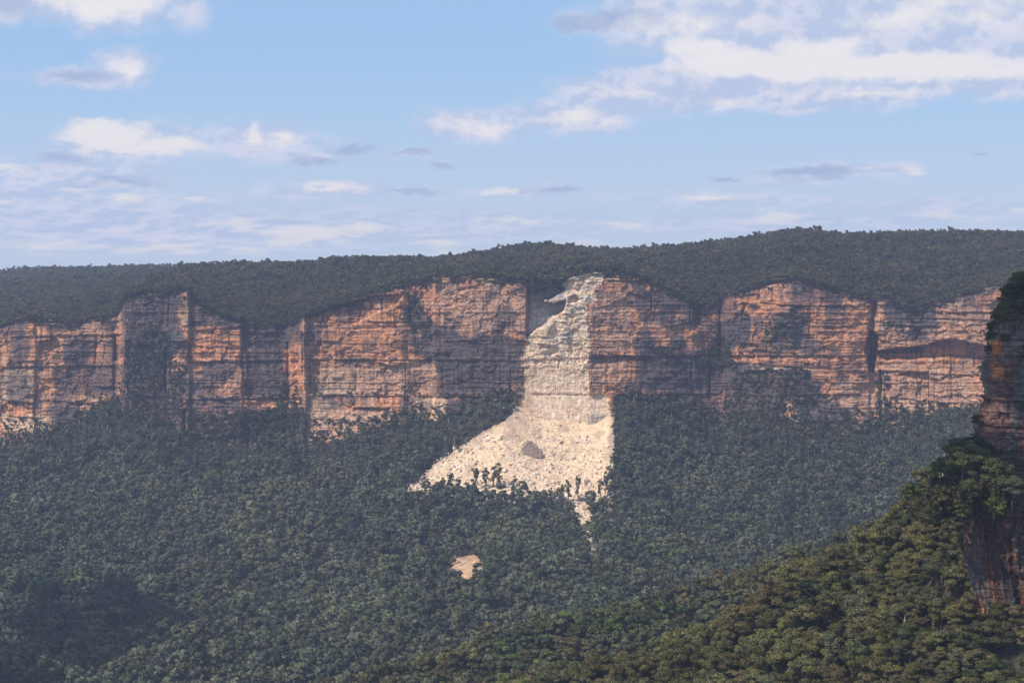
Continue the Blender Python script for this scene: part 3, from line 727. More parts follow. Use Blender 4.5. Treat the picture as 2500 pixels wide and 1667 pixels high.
# ------------------------------------------------------------------ the dark cliff at the right edge
UL = curve([(600, 2500), (690, 2468), (720, 2448), (760, 2428), (800, 2414), (860, 2406), (900, 2396), (960, 2403), (1000, 2393), (1040, 2386), (1100, 2380), (1180, 2376),
            (1215, 2352), (1300, 2344), (1380, 2352), (1480, 2368), (1540, 2386), (1640, 2410), (1800, 2410)])
YN = 505.0
def build_near_cliff():
    vs = np.arange(742, 1700, 1.6)
    s = np.concatenate([np.linspace(-1, 0, 70)[:-1], np.linspace(0, 1, 60)[:-1], np.linspace(1, 6, 200)[:-1], np.linspace(6, 34, 160)])
    S, V = np.meshgrid(s, vs)
    # plan: wall running away on the left side, rounding the corner, then the front
    xl = (UL(V) - 1250) / F * YN
    xl = xl + .5 * fbm(V / 14.0, V * 0, 401, 3)
    side = np.clip(-S, 0, 1); fr = np.clip(S, 0, 34)
    corner = np.clip(fr, 0, 1)
    Y = YN + side * 150.0 - np.sin(corner * math.pi / 2) * 4.5 - np.clip(fr - 1, 0, 12) * 2.0
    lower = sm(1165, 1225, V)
    X = xl * (Y / YN if True else 1) * 1.0 + side * 9.0 + fr * 5.5
    X = np.where(S >= 0, xl + fr * 5.5, X)
    Y = Y - lower * 5.0
    b = V * YN / F
    A = np.where(S < 0, S * 150.0, fr * 6.0)
    wob = 1.5 * fbm(A / 6, b / 14, 403, 3)
    R = 1.8 * fbm(A / 9, b / 9, 405, 4)
    strat = _h(np.floor((b + .8 * fbm(A / 14, b / 14, 407, 3)) / .75), 0 * b, 408) - .5
    R = R + (1.9 * strat + .8 * (cells(A / 5, b / 1.6, 409, .3) - .5)) * (1 - .75 * lower)
    flute = fbm((A + wob) / 1.7, b / 30, 411, 3)
    R = R + 1.9 * flute * (.25 + lower) + 1.8 * (cells((A + wob) / 4.0, b / 13, 413, .25) - .5) * (.3 + lower)
    R = R + .5 * fbm(A / 1.0, b / 1.0, 415, 3)
    R = R - 2.5 * sm(.0, 1, 1 - np.abs(V - 1148 + 8 * fbm(A / 8, b * 0, 417, 2)) / 16) * (S > -.2)
    # push along the outward direction (blend of -x at the side and -y at the front)
    wS = np.where(S < 0, 1.0, np.clip(1 - corner, 0, 1))
    X = X - R * wS * .55
    Y = Y - R * (1 - .8 * wS)
    Z = (V0 - V) / F * YN
    # colours
    G = np.array([.085, .078, .072]); K = np.array([.025, .022, .022]); RD = np.array([.20, .070, .040]); OR = np.array([.40, .16, .07]); BR = np.array([.10, .048, .036]); W = np.array([.33, .27, .24])
    c = np.zeros(X.shape + (3,)) + G
    def L(col, w):
        nonlocal c
        c = c * (1 - w[..., None]) + col * w[..., None]
    L(K, sm(.0, .5, fbm(A / 3, b / 8, 421, 4)) * .8)
    L(BR, sm(-.2, .4, fbm(A / 2.2, b / 12, 423, 4) + .25 * sm(960, 1050, V)) * .8)
    L(RD, sm(.12, .5, fbm(A / 1.2, b / 14, 425, 4) + .2 * sm(1350, 1500, V)) * lower * .9)
    L(OR, sm(.28, .6, fbm(A / 1.0, b / 9, 427, 4) + .18 * sm(1400, 1520, V)) * lower)
    L(G * 1.5, sm(.1, .5, fbm(A / 1.5, b / 18, 429, 3)) * lower * .7)
    L(W * .7, sm(.22, .55, fbm(A / 6, b / .5, 431, 4)) * (1 - lower) * sm(960, 800, V) * .55)
    du = (X * F / YN + 1250)
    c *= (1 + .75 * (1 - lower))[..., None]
    L(OR * 1.15, sm(-3, 3, 13 - np.abs(du - 2426 + 5 * fbm(A, b / 2, 433, 2))) * sm(820, 835, V) * sm(875, 860, V) * .9)  # sunlit bits of the upper tier, painted in bright orange
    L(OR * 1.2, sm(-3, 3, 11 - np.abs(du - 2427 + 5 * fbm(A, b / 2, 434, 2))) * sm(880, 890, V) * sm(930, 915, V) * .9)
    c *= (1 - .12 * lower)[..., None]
    L(K, sm(18, 6, np.abs(V - 985)) * sm(-.2, .3, fbm(A / 5, b / 5, 435, 2)) * .6)
    top = []
    me_v = np.stack([X, Y, Z], -1)
    cap = []
    for k, (dy, dz) in enumerate([(4, .3), (14, .3), (40, .0), (110, -2.0)]):
        r = me_v[0].copy(); y0_ = r[:, 1].copy(); dy = dy * np.clip(1 + s, 0, 1) ** .5 * (1.5 if k == 3 else 1); r[:, 1] += dy; r[:, 0] = r[:, 0] * r[:, 1] / y0_ + dy * .25; r[:, 2] += dz + .3 * fbm(r[:, 0] / 3, r[:, 1] / 3, 441, 2)
        cap.append(r)
    me_v = np.concatenate([np.array(cap[::-1]), me_v], 0)
    c = np.concatenate([np.repeat(c[:1] * .5, 4, 0), c], 0)
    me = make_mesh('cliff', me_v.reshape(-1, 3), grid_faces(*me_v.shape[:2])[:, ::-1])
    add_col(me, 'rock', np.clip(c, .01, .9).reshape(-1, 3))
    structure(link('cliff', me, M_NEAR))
    return me_v
NC = build_near_cliff()

# ------------------------------------------------------------------ trees
def tube(path, rad, seg=6):
    """tapered tube along a list of points"""
    path = np.asarray(path, float); n = len(path)
    vs = []; fs = []
    for i in range(n):
        d = path[min(i + 1, n - 1)] - path[max(i - 1, 0)]; d = d / (np.linalg.norm(d) + 1e-9)
        h = np.array([1, 0, 0]) if abs(d[0]) < .8 else np.array([0, 1, 0])
        e1 = np.cross(d, h); e1 /= np.linalg.norm(e1); e2 = np.cross(d, e1)
        for k in range(seg):
            a = 2 * math.pi * k / seg
            vs.append(path[i] + rad[i] * (math.cos(a) * e1 + math.sin(a) * e2))
    for i in range(n - 1):
        for k in range(seg):
            a = i * seg + k; b2 = i * seg + (k + 1) % seg
            fs.append((a, b2, b2 + seg, a + seg))
    return np.array(vs), np.array(fs)

def join(parts):
    V = []; Fc = []; o = 0
    for v, f in parts:
        V.append(v); Fc.append(f + o); o += len(v)
    return np.concatenate(V), np.concatenate(Fc)

def tree_meshes(seed, H, R, nl, leaves, ls, limbs=True, base=.42, flat=.62, bark=None, spread=.85):
    r = np.random.RandomState(seed)
    lobes = []
    for i in range(nl):
        rr = R * math.sqrt(r.rand()) * spread; an = r.rand() * 6.283
        zz = H * (base + (0.97 - base) * (r.rand() ** .7) * (1 - .45 * (rr / R) ** 2))
        lr = R * (.24 + .22 * r.rand())
        lobes.append((rr * math.cos(an), rr * math.sin(an), zz - lr * .5, lr, r.uniform(.75, 1.25)))
    lb = np.array(lobes)
    w = lb[:, 3] ** 2; idx = r.choice(nl, leaves, p=w / w.sum())
    d = r.normal(size=(leaves, 3)); d /= np.linalg.norm(d, axis=1)[:, None]
    d[:, 2] = np.where(r.rand(leaves) < .6, np.abs(d[:, 2]), d[:, 2])
    rad = lb[idx, 3] * (.55 + .5 * r.rand(leaves) ** .6)
    P = lb[idx, :3] + d * rad[:, None] * np.array([1, 1, flat])
    nrm = d * .75 + r.normal(size=(leaves, 3)) * .55 + np.array([0, 0, .15]); nrm /= np.linalg.norm(nrm, axis=1)[:, None]
    t = np.cross(nrm, r.normal(size=(leaves, 3))); t /= np.linalg.norm(t, axis=1)[:, None]; bt = np.cross(nrm, t)
    a = (ls * r.uniform(.5, 1.15, leaves))[:, None]; b = (ls * r.uniform(.35, .8, leaves))[:, None]
    sk = r.uniform(-.35, .35, (leaves, 1))
    q = np.stack([P - t * a - bt * b, P + t * a * (1 - sk) - bt * b * .8, P + t * a * .8 + bt * b, P - t * a * (1 + sk) + bt * b * .7], 1)
    q[:, 2] += nrm * a * .25
    V = q.reshape(-1, 3); Fc = np.arange(leaves * 4).reshape(-1, 4)
    me = make_mesh('crown', V, Fc, True)
    sh = lb[idx, 4] * r.uniform(.7, 1.3, leaves)
    hue = r.uniform(-.1, .1, leaves)
    col = np.stack([sh * (1 + hue), sh, sh * (1 - hue)], -1)
    add_col(me, 'leaf', np.repeat(col, 4, 0))
    out = d * .9 + nrm * .3 + np.array([0, 0, .22])
    # flip towards outside so the light falls on clumps
    out /= np.linalg.norm(out, axis=1)[:, None]
    me.normals_split_custom_set([tuple(x) for x in np.repeat(out, 4, 0)])
    me.materials.append(M_LEAF)
    # trunk and limbs
    tp = [np.array([0, 0, -H * .12])]
    lean = r.normal(size=2) * .035 * H
    for k in range(1, 5):
        f = k / 4
        tp.append(np.array([lean[0] * f + r.normal() * .01 * H, lean[1] * f + r.normal() * .01 * H, H * .68 * f]))
    r0 = H * .019
    parts = [tube(tp, [r0 * 1.3, r0, r0 * .8, r0 * .65, r0 * .4], 5)]
    if limbs:
        for (lx, ly, lz, lr, _) in lobes[:max(4, nl * 2 // 3)]:
            f = np.clip((lz / H - .12) / .75, .25, .95); s0 = tp[0] * 0
            j = f * 4; i0 = min(int(j), 3); s0 = tp[i0] * (1 - (j - i0)) + tp[i0 + 1] * (j - i0)
            s0 = s0 * np.array([1, 1, .82])
            e = np.array([lx, ly, lz]); m = (s0 + e) / 2 + np.array([0, 0, -.03 * H])
            parts.append(tube([s0, m, e], [r0 * .45, r0 * .32, r0 * .12], 4))
    tv, tf = join(parts)
    tm = make_mesh('trunk', tv, tf, True)
    tm.materials.append(bark or M_BARK)
    return me, tm

def merged(name, cm, tm):
    """crown and trunk in one mesh for the far woods"""
    nv = len(cm.vertices)
    cv = np.zeros(nv * 3, np.float32); cm.vertices.foreach_get('co', cv)
    tv = np.zeros(len(tm.vertices) * 3, np.float32); tm.vertices.foreach_get('co', tv)
    cf = np.zeros(len(cm.loops), np.int32); cm.loops.foreach_get('vertex_index', cf)
    tf = np.zeros(len(tm.loops), np.int32); tm.loops.foreach_get('vertex_index', tf)
    V = np.concatenate([cv.reshape(-1, 3), tv.reshape(-1, 3)]); Fc = np.concatenate([cf.reshape(-1, 4), tf.reshape(-1, 4) + nv])
    me = make_mesh(name, V, Fc, True)
    cc = np.zeros(nv * 4, np.float32); cm.attributes['leaf'].data.foreach_get('color', cc)
    add_col(me, 'leaf', np.concatenate([cc.reshape(-1, 4)[:, :3], np.ones((len(tv) // 3, 3))]))
    ns = np.zeros(len(cm.loops) * 3, np.float32); cm.corner_normals.foreach_get('vector', ns)
    nt_ = np.zeros(len(tm.loops) * 3, np.float32); tm.corner_normals.foreach_get('vector', nt_)
    me.normals_split_custom_set([tuple(x) for x in np.concatenate([ns, nt_]).reshape(-1, 3)])
    me.materials.append(cm.materials[0]); me.materials.append(tm.materials[0])
    mi = np.zeros(len(Fc), np.int32); mi[len(cf) // 4:] = 1
    me.polygons.foreach_set('material_index', mi)
    return me

def proto_collection(name, meshes):
    c = bpy.data.collections.new(name)         # not linked into the scene: only instanced
    for i, me in enumerate(meshes):
        c.objects.link(bpy.data.objects.new('%s_%02d' % (name, i), me))
    return c

def scatter(name, pts, rot, scl, tint, idx, coll, mat=None):
    """one object whose points carry instances"""
    n = len(pts)
    me = bpy.data.meshes.new(name)
    me.vertices.add(n); me.vertices.foreach_set('co', np.asarray(pts, np.float32).ravel())
    for nm, typ, arr, key in (('rot', 'FLOAT_VECTOR', rot, 'vector'), ('scl', 'FLOAT_VECTOR', scl, 'vector'), ('idx', 'INT', idx, 'value')):
        a = me.attributes.new(nm, typ, 'POINT')
        a.data.foreach_set(key, np.asarray(arr, np.int32 if typ == 'INT' else np.float32).ravel())
    add_col(me, 'tint', tint)
    o = link(name, me)
    ng = bpy.data.node_groups.new(name + '_nodes', 'GeometryNodeTree')
    ng.interface.new_socket('Geometry', in_out='INPUT', socket_type='NodeSocketGeometry')
    ng.interface.new_socket('Geometry', in_out='OUTPUT', socket_type='NodeSocketGeometry')
    N = ng.nodes; L = ng.links
    gi = N.new('NodeGroupInput'); go = N.new('NodeGroupOutput')
    ci = N.new('GeometryNodeCollectionInfo'); ci.inputs['Collection'].default_value = coll
    ci.inputs['Separate Children'].default_value = True; ci.inputs['Reset Children'].default_value = True
    iop = N.new('GeometryNodeInstanceOnPoints'); iop.inputs['Pick Instance'].default_value = True
    def at(nm, typ):
        x = N.new('GeometryNodeInputNamedAttribute'); x.data_type = typ; x.inputs['Name'].default_value = nm
        return x.outputs['Attribute']
    L.new(gi.outputs[0], iop.inputs['Points']); L.new(ci.outputs[0], iop.inputs['Instance'])
    L.new(at('idx', 'INT'), iop.inputs['Instance Index'])
    er = N.new('FunctionNodeEulerToRotation'); L.new(at('rot', 'FLOAT_VECTOR'), er.inputs[0])
    L.new(er.outputs[0], iop.inputs['Rotation'])
    L.new(at('scl', 'FLOAT_VECTOR'), iop.inputs['Scale'])
    L.new(iop.outputs[0], go.inputs[0])
    md = o.modifiers.new('instances', 'NODES'); md.node_group = ng
    o['kind'] = 'stuff'
    return o

# tints: surface colours of foliage
TINTS = {'olive': (.106, .110, .046), 'brownish': (.108, .096, .050), 'greyish': (.092, .104, .062), 'dark green': (.056, .074, .036), 'fresh green': (.092, .120, .042)}
TN = list(TINTS); TA = np.array([TINTS[k] for k in TN])

far_meshes = [merged('far_tree', *tree_meshes(900 + i, 14, 4.4 + .3 * (i % 3), 7 + i, 400, .68, True, .42 + .04 * (i % 4), .62, M_PALE if i % 3 == 0 else None)) for i in range(7)]
C_FAR = proto_collection('far_tree', far_meshes)
low_meshes = [merged('low_tree', *tree_meshes(940 + i, 8, 3.4, 6, 170, .75, True, .35)) for i in range(5)]
C_LOW = proto_collection('low_tree', low_meshes)
mid_meshes = [merged('mid_tree', *tree_meshes(960 + i, 14, 4.8, 14, 900, .55, True, .45)) for i in range(6)]
C_MID = proto_collection('mid_tree', mid_meshes)
near_pairs = [tree_meshes(980 + i, 13 + (i % 3), 5.0 + .4 * (i % 2), 22 + 2 * (i % 4), 5200, .27, True, .38 if i % 2 else .5, .55 + .05 * (i % 3)) for i in range(9)]

RS = np.random.RandomState(5)
def jgrid(x0, x1, y0, y1, sp):
    xs, ys = np.meshgrid(np.arange(x0, x1, sp), np.arange(y0, y1, sp))
    xs[::2] += sp / 2
    xs = xs + RS.uniform(-.48, .48, xs.shape) * sp; ys = ys + RS.uniform(-.48, .48, ys.shape) * sp
    return xs.ravel(), ys.ravel()

def tints(x, y, probs, seed, patch=60):
    """species come in loose patches"""
    n = len(x)
    q = np.clip(vn(x / patch, y / patch, seed) * .55 + .45 * RS.rand(n), 0, .9999)
    q = np.argsort(np.argsort(q)) / n
    k = np.searchsorted(np.cumsum(probs), q).clip(0, len(TN) - 1)
    return k, TA[k] * RS.uniform(.65, 1.3, (n, 1)) * RS.uniform(.96, 1.04, (n, 3))

def rsc(n, lo, hi):
    s = RS.uniform(lo, hi, n)
    return np.stack([s * RS.uniform(.9, 1.15, n), s * RS.uniform(.9, 1.15, n), s * RS.uniform(.85, 1.2, n)], -1)

def rrot(n, tilt=.06):
    return np.stack([RS.normal(0, tilt, n), RS.normal(0, tilt, n), RS.uniform(0, 6.283, n)], -1)

# ---- valley forest (everything down to the middle ridge)
x, y = jgrid(-640, 700, 900, 2075, 7.0)
u = uof(x, y); z = valley_z(x, y); v = proj_v(z, y)
a, b = bare_sd(u, v)
dd = DIST(u) - y
keep = (u > -260) & (u < 2760) & (a < 16 * RS.rand(len(x)) ** 2.5) & (b < 10 * RS.rand(len(x)) ** 2) & (dd > -14) & (z > mid_z(x, y) - 3) & (z > near_z(x, y) - 3)
x, y, z, u, v, a, b, dd = [q[keep] for q in (x, y, z, u, v, a, b, dd)]
# thin edge around the fan: leave some gaps
kk = ~(((a > -12) | (b > -8)) & (RS.rand(len(x)) < .3))
x, y, z, u, v, a, b, dd = [q[kk] for q in (x, y, z, u, v, a, b, dd)]
k, tn = tints(x, y, [.26, .12, .34, .22, .06], 501)
tn = (tn * .5 + tn.mean(1)[:, None] * np.array([1.04, 1.08, .70]) * .5) * 1.16 * (1 + .30 * fbm(x / 60, y / 90, 502, 3))[:, None] * 1.06
scl = rsc(len(x), .48, 1.25) * (1 + .4 * (RS.rand(len(x)) < .07))[:, None] * (1 + .22 * sm(1800, 1300, y))[:, None]
scl *= np.where(dd < 70, .72, 1.0)[:, None]
PF = [np.stack([x, y, z], -1)]; RF = [rrot(len(x))]; SF = [scl]; TF = [tn]; IF = [RS.randint(0, 7, len(x))]
o = scatter('forest', np.concatenate(PF), np.concatenate(RF), np.concatenate(SF), np.concatenate(TF), np.concatenate(IF), C_FAR)
tag(o, 'dense blue-green gum forest filling the valley below the rock wall', 'forest')
print('valley trees', len(x))

# ---- middle ridge wood
x, y = jgrid(-420, 520, 780, 1090, 6.4)
u = uof(x, y); z = mid_z(x, y)
keep = (u > -260) & (u < 2760) & (z > valley_z(x, y)) & (z > near_z(x, y) - 3) & (proj_v(z, y) < 1850)
x, y, z, u = [q[keep] for q in (x, y, z, u)]
k, tn = tints(x, y, [.34, .22, .30, .10, .04], 511, 30)
tn = tn * np.array([1.16, 1.08, .95])
o = scatter('ridge_wood', np.stack([x, y, z], -1), rrot(len(x)), rsc(len(x), .62, 1.05), tn, RS.randint(0, 6, len(x)), C_MID)
tag(o, 'grey-olive wood on the low ridge between the valley forest and the near slope', 'wood')
print('mid trees', len(x))

# ---- plateau scrub
x, y = jgrid(-1000, 1400, 1990, 3960, 6.8)
u = uof(x, y); z = plat_z(x, y); d = y - DIST(u)
sky_lim = np.where(u < 450, 3940, 2690)
keep = (u > -200) & (u < 2700) & (d > 3) & (y < sky_lim) & (z > -330)
x, y, z, u, d = [q[keep] for q in (x, y, z, u, d)]
v = proj_v(z, y)
k, tn = tints(x, y, [.22, .26, .30, .20, .02], 521)
tn = tn * np.array([.98, .90, .98])
heath = sm(.25, .5, fbm(x / 90, d / 45, 523, 3)) * sm(260, 60, d)
s = rsc(len(x), .62, 1.05) * (1 - .62 * heath)[:, None]
bigw = (sm(1240, 1330, u) * sm(1560, 1440, u)) * sm(320, 120, d)
s = s * (1 + .4 * bigw)[:, None]
s = s * (1 + .45 * (RS.rand(len(x)) < .05))[:, None]
s = s * (1 + .35 * sm(.2, .6, vn(x / 130, y / 130, 525)) * sm(200, 400, d))[:, None]
tn = tn * (1 - .15 * bigw)[:, None]
o = scatter('plateau_scrub', np.stack([x, y, z], -1), rrot(len(x)), s, tn, RS.randint(0, 5, len(x)), C_LOW)
tag(o, 'dark low gum scrub covering the plateau above the rock wall', 'scrub')
print('plateau trees', len(x))

# ---- bushes clinging to the wall
def wall_points(pts, n, vmin=None):
    us = [p[0] for p in pts]; vs = [p[1] for p in pts]
    uu = RS.uniform(min(us), max(us), n); vv = RS.uniform(min(vs), max(vs), n)
    ww = poly_sd(uu + 6 * fbm(uu / 9, vv / 9, 541, 2), vv + 6 * fbm(uu / 9, vv / 9, 543, 2), pts) > 0
    uu, vv = uu[ww], vv[ww]
    ci = np.clip(((uu - WU[0]) / 1.45).astype(int), 0, len(WU) - 1)
    col = WV[:, ci]
    ri = np.clip(((vv - col[0]) / (col[-1] - col[0]) * (WV.shape[0] - 1)).astype(int), 0, WV.shape[0] - 1)
    return WALL[ri, ci]
W = []
for pts, n in [([(385, 800), (415, 830), (420, 870), (455, 900), (450, 1075), (225, 1080), (225, 1000), (290, 960), (300, 850)], 700),
               ([(455, 1000), (560, 1010), (745, 990), (750, 1080), (460, 1085)], 330), ([(690, 930), (745, 960), (745, 1050), (640, 1050), (680, 970)], 150),
               ([(990, 715), (1014, 720), (1056, 790), (1040, 812), (1000, 805), (985, 750)], 60),
               ([(930, 1010), (1015, 1000), (1010, 1060), (930, 1060)], 60), ([(1180, 950), (1245, 955), (1270, 975), (1235, 1020), (1090, 1040), (1095, 1005), (1180, 1000)], 260),
               ([(1500, 962), (1700, 965), (1740, 1010), (1745, 1060), (1500, 1060)], 420), ([(1600, 850), (1645, 848), (1640, 870), (1600, 868)], 60), ([(1740, 790), (1780, 840), (1800, 905), (1700, 905), (1690, 870), (1740, 850)], 190),
               ([(1795, 905), (1960, 900), (2000, 960), (1960, 1050), (1780, 1050), (1770, 960)], 330), ([(2138, 910), (2168, 905), (2165, 960), (2175, 1050), (2145, 1050)], 90),
               ([(2145, 862), (2260, 855), (2260, 866), (2150, 870)], 60), ([(2165, 1000), (2400, 1005), (2400, 1050), (2160, 1055)], 200), ([(1860, 780), (1960, 770), (1960, 850), (1880, 860)], 60),
               ([(1780, 1020), (2160, 1025), (2160, 1060), (1780, 1060)], 220), ([(320, 690), (460, 690), (470, 720), (310, 730)], 50), ([(0, 1060), (230, 1020), (230, 1060), (0, 1100)], 120)]:
    W.append(wall_points(pts, int(n * 2.6)))
for (u0, u1, v0_, n) in [(0, 290, 894, 40), (455, 735, 975, 60), (745, 1280, 966, 60), (745, 1280, 880, 24), (1500, 1760, 964, 60), (1600, 2110, 869, 36), (1445, 1600, 868, 10)]:
    W.append(wall_points([(u0, v0_ - 3), (u1, v0_ - 3), (u1, v0_ + 2), (u0, v0_ + 2)], n * 3)[:n])
for (u0, u1, n) in [(-60, 300, 60), (300, 470, 70), (470, 740, 90), (745, 1060, 110), (1060, 1290, 100), (1290, 1385, 50), (1480, 1760, 110), (1760, 2130, 70), (2130, 2420, 90)]:
    uu_ = RS.uniform(u0, u1, n * 3); dv_ = RS.uniform(2, 26, n * 3) * RS.rand(n * 3) ** .5
    ok_ = fbm(uu_ / 16, dv_ / 9, 545, 3) > .02
    uu_, dv_ = uu_[ok_], dv_[ok_]
    ci_ = np.clip(((uu_ - WU[0]) / 1.45).astype(int), 0, len(WU) - 1)
    W.append(WALL[np.clip((dv_ / 1.45).astype(int), 0, 60), ci_])
for (u0, u1, vb) in [(0, 260, 1055), (760, 960, 1052), (960, 1100, 1025), (1700, 2150, 1035), (2150, 2400, 1010), (455, 745, 1040)]:
    n = int((u1 - u0) * .9); uu_ = RS.uniform(u0, u1, n)
    hh = 45 * np.maximum(0, fbm(uu_ / 28, uu_ * 0, 547, 3)) + 12
    W.append(wall_points([(0, 0)] * 0 + [(u0, vb - 30), (u1, vb - 30), (u1, vb + 30), (u0, vb + 30)], n))
W = np.concatenate(W); n = len(W)
W[:, 2] -= .8
k, tn = tints(W[:, 0], W[:, 1], [.15, .2, .35, .28, .02], 551)
s = rsc(n, .22, .70)
o = scatter('cliff_bushes', W, rrot(n, .1), s, tn, RS.randint(0, 5, n), C_LOW)
tag(o, 'dark bushes clinging to ledges and gullies of the rock wall', 'bushes')
# trees along the rim
uu = RS.uniform(-100, 2600, 1500)
uu = uu[~((uu > 1385) & (uu < 1475) & (RS.rand(len(uu)) < .8))]
d = DIST(uu) + RS.uniform(1, 9, len(uu)); xx = (uu - 1250) / F * d
zz = plat_z(xx, d)
k, tn = tints(xx, d, [.15, .2, .3, .33, .02], 561)
s = rsc(len(uu), .3, .8) * (1 + .9 * sm(1180, 1300, uu) * sm(1560, 1480, uu))[:, None]
o = scatter('rim_scrub', np.stack([xx, d, zz], -1), rrot(len(uu)), s, tn, RS.randint(0, 5, len(uu)), C_LOW)
tag(o, 'scrub lining the top edge of the rock wall', 'scrub')

# ------------------------------------------------------------------ single trees
def make_tree(name, pair, loc, rz, sc, tint, label, cat='tree', group=None):
    root = bpy.data.objects.new(name, None); COL.objects.link(root)
    root.empty_display_size = .5
    root.location = loc; root.rotation_euler = (RS.normal(0, .04), RS.normal(0, .04), rz); root.scale = sc
    tag(root, label, cat, group)
    c = bpy.data.objects.new('crown', pair[0]); COL.objects.link(c); c.parent = root
    c['tint'] = [float(t) for t in tint]
    t = bpy.data.objects.new('trunk', pair[1]); COL.objects.link(t); t.parent = root
    return root

x, y = jgrid(-60, 300, 395, 665, 5.6)
xb, yb = jgrid(85, 140, 440, 570, 3.9)
kb = (uof(xb, yb) > 2120) & (uof(xb, yb) < 2420)
x = np.concatenate([x, xb[kb]]); y = np.concatenate([y, yb[kb]])
u = uof(x, y); z = near_z(x, y)
yc = NEARY(u)
vt = proj_v(z + 9, y)
ncx = (UL(np.clip(vt, 600, 1750)) - 1250) / F * y + 1.0
behind_cliff = (x > (2352 - 1250) / F * y) & (y > 492) & (vt > 1190)
keep = (u > 900) & (u < 2700) & (z > mid_z(x, y)) & (y < yc + 14) & (vt < 1800) & ~((x > ncx + 4) & (y > 488) & (proj_v(z, y) < 1490))
x, y, z, u, vt = [q[keep] for q in (x, y, z, u, vt)]
sz = RS.uniform(.62, 1.08, len(x)) * np.where(u > 2140, .72, 1)
size = sz * 14 / y
inview = (u < 2540) & (vt < 1690)
order = np.argsort(-(size + inview * 10))
k, tn = tints(x, y, [.46, .26, .14, .10, .04], 571, 14)
tn = (tn * .75 + tn.mean(1)[:, None] * np.array([1.1, 1.05, .7]) * .25) * np.array([1.16, 1.06, .86])
shape = RS.randint(0, 9, len(x))
NIND = 262
print('near trees', len(x), 'in view', inview.sum())
for i in order[:NIND]:
    if not inview[i]: continue
    ty = TN[k[i]]
    uu_, vv_ = u[i], vt[i]
    if uu_ > 2150 and vv_ < 1400: zone = 'on the bank beside the dark cliff'
    elif uu_ > 2150: zone = 'below the dark cliff'
    elif y[i] > NEARY(uu_) - 14: zone = 'on the near slope crest'
    elif vv_ > 1600: zone = 'low on the near slope'
    else: zone = 'amid the near slope'
    big = 'small' if sz[i] < .76 else ('tall' if sz[i] > .95 else 'middling')
    lab = '%s %s gum tree %s' % (big, ty, zone)
    s = sz[i]
    make_tree('gum_tree', near_pairs[shape[i]], (x[i], y[i], z[i] - .3), RS.uniform(0, 6.28), (s * RS.uniform(.9, 1.15), s * RS.uniform(.9, 1.15), s * RS.uniform(.85, 1.1)), tn[i], lab, group='gum trees on the near slope')
rest = np.concatenate([order[NIND:], np.array([i for i in order[:NIND] if not inview[i]], int)]).astype(int)
near_merged = [merged('near_tree', *p) for p in near_pairs[:5]]
C_NEAR = proto_collection('near_tree', near_merged)
sc_ = sz[rest][:, None] * RS.uniform(.9, 1.1, (len(rest), 3))
o = scatter('slope_wood', np.stack([x, y, z], -1)[rest], rrot(len(rest)), sc_, tn[rest], RS.randint(0, 5, len(rest)), C_NEAR)
tag(o, 'remaining olive gum wood on the near slope', 'wood')
# undergrowth on the near slope
x2, y2 = jgrid(-60, 300, 400, 650, 2.6)
u2 = uof(x2, y2); z2 = near_z(x2, y2); v2 = proj_v(z2, y2)
kp = (u2 > 1000) & (u2 < 2600) & (z2 > mid_z(x2, y2)) & (y2 < NEARY(u2) + 6) & (v2 < 1760) & (RS.rand(len(x2)) < .75) & ~((x2 > (UL(v2.clip(600, 1700)) - 1250) / F * y2 + 2) & (y2 > 488) & (v2 < 1490))
x2, y2, z2 = x2[kp], y2[kp], z2[kp]
_lu = RS.uniform(2270, 2470, 150); _lv = 1225 + RS.uniform(-28, 45, 150) - (_lu - 2390) * .05; _ly = RS.uniform(486, 500, 150) - (_lu > 2420) * 6
x2 = np.concatenate([x2, (_lu - 1250) / F * _ly]); y2 = np.concatenate([y2, _ly]); z2 = np.concatenate([z2, (V0 - _lv) / F * _ly])
bush_meshes = [merged('bush', *tree_meshes(1100 + i, 3.4, 2.0, 7, 650, .20, True, .15, .7)) for i in range(4)]
C_BUSH = proto_collection('bush', bush_meshes)
k2, tn2 = tints(x2, y2, [.36, .26, .22, .12, .04], 581, 12)
o = scatter('undergrowth', np.stack([x2, y2, z2], -1), rrot(len(x2), .1), rsc(len(x2), .45, 1.15), tn2 * np.array([.92, .82, .62]), RS.randint(0, 4, len(x2)), C_BUSH)
tag(o, 'bushes covering the ground between the trees of the near slope', 'undergrowth')

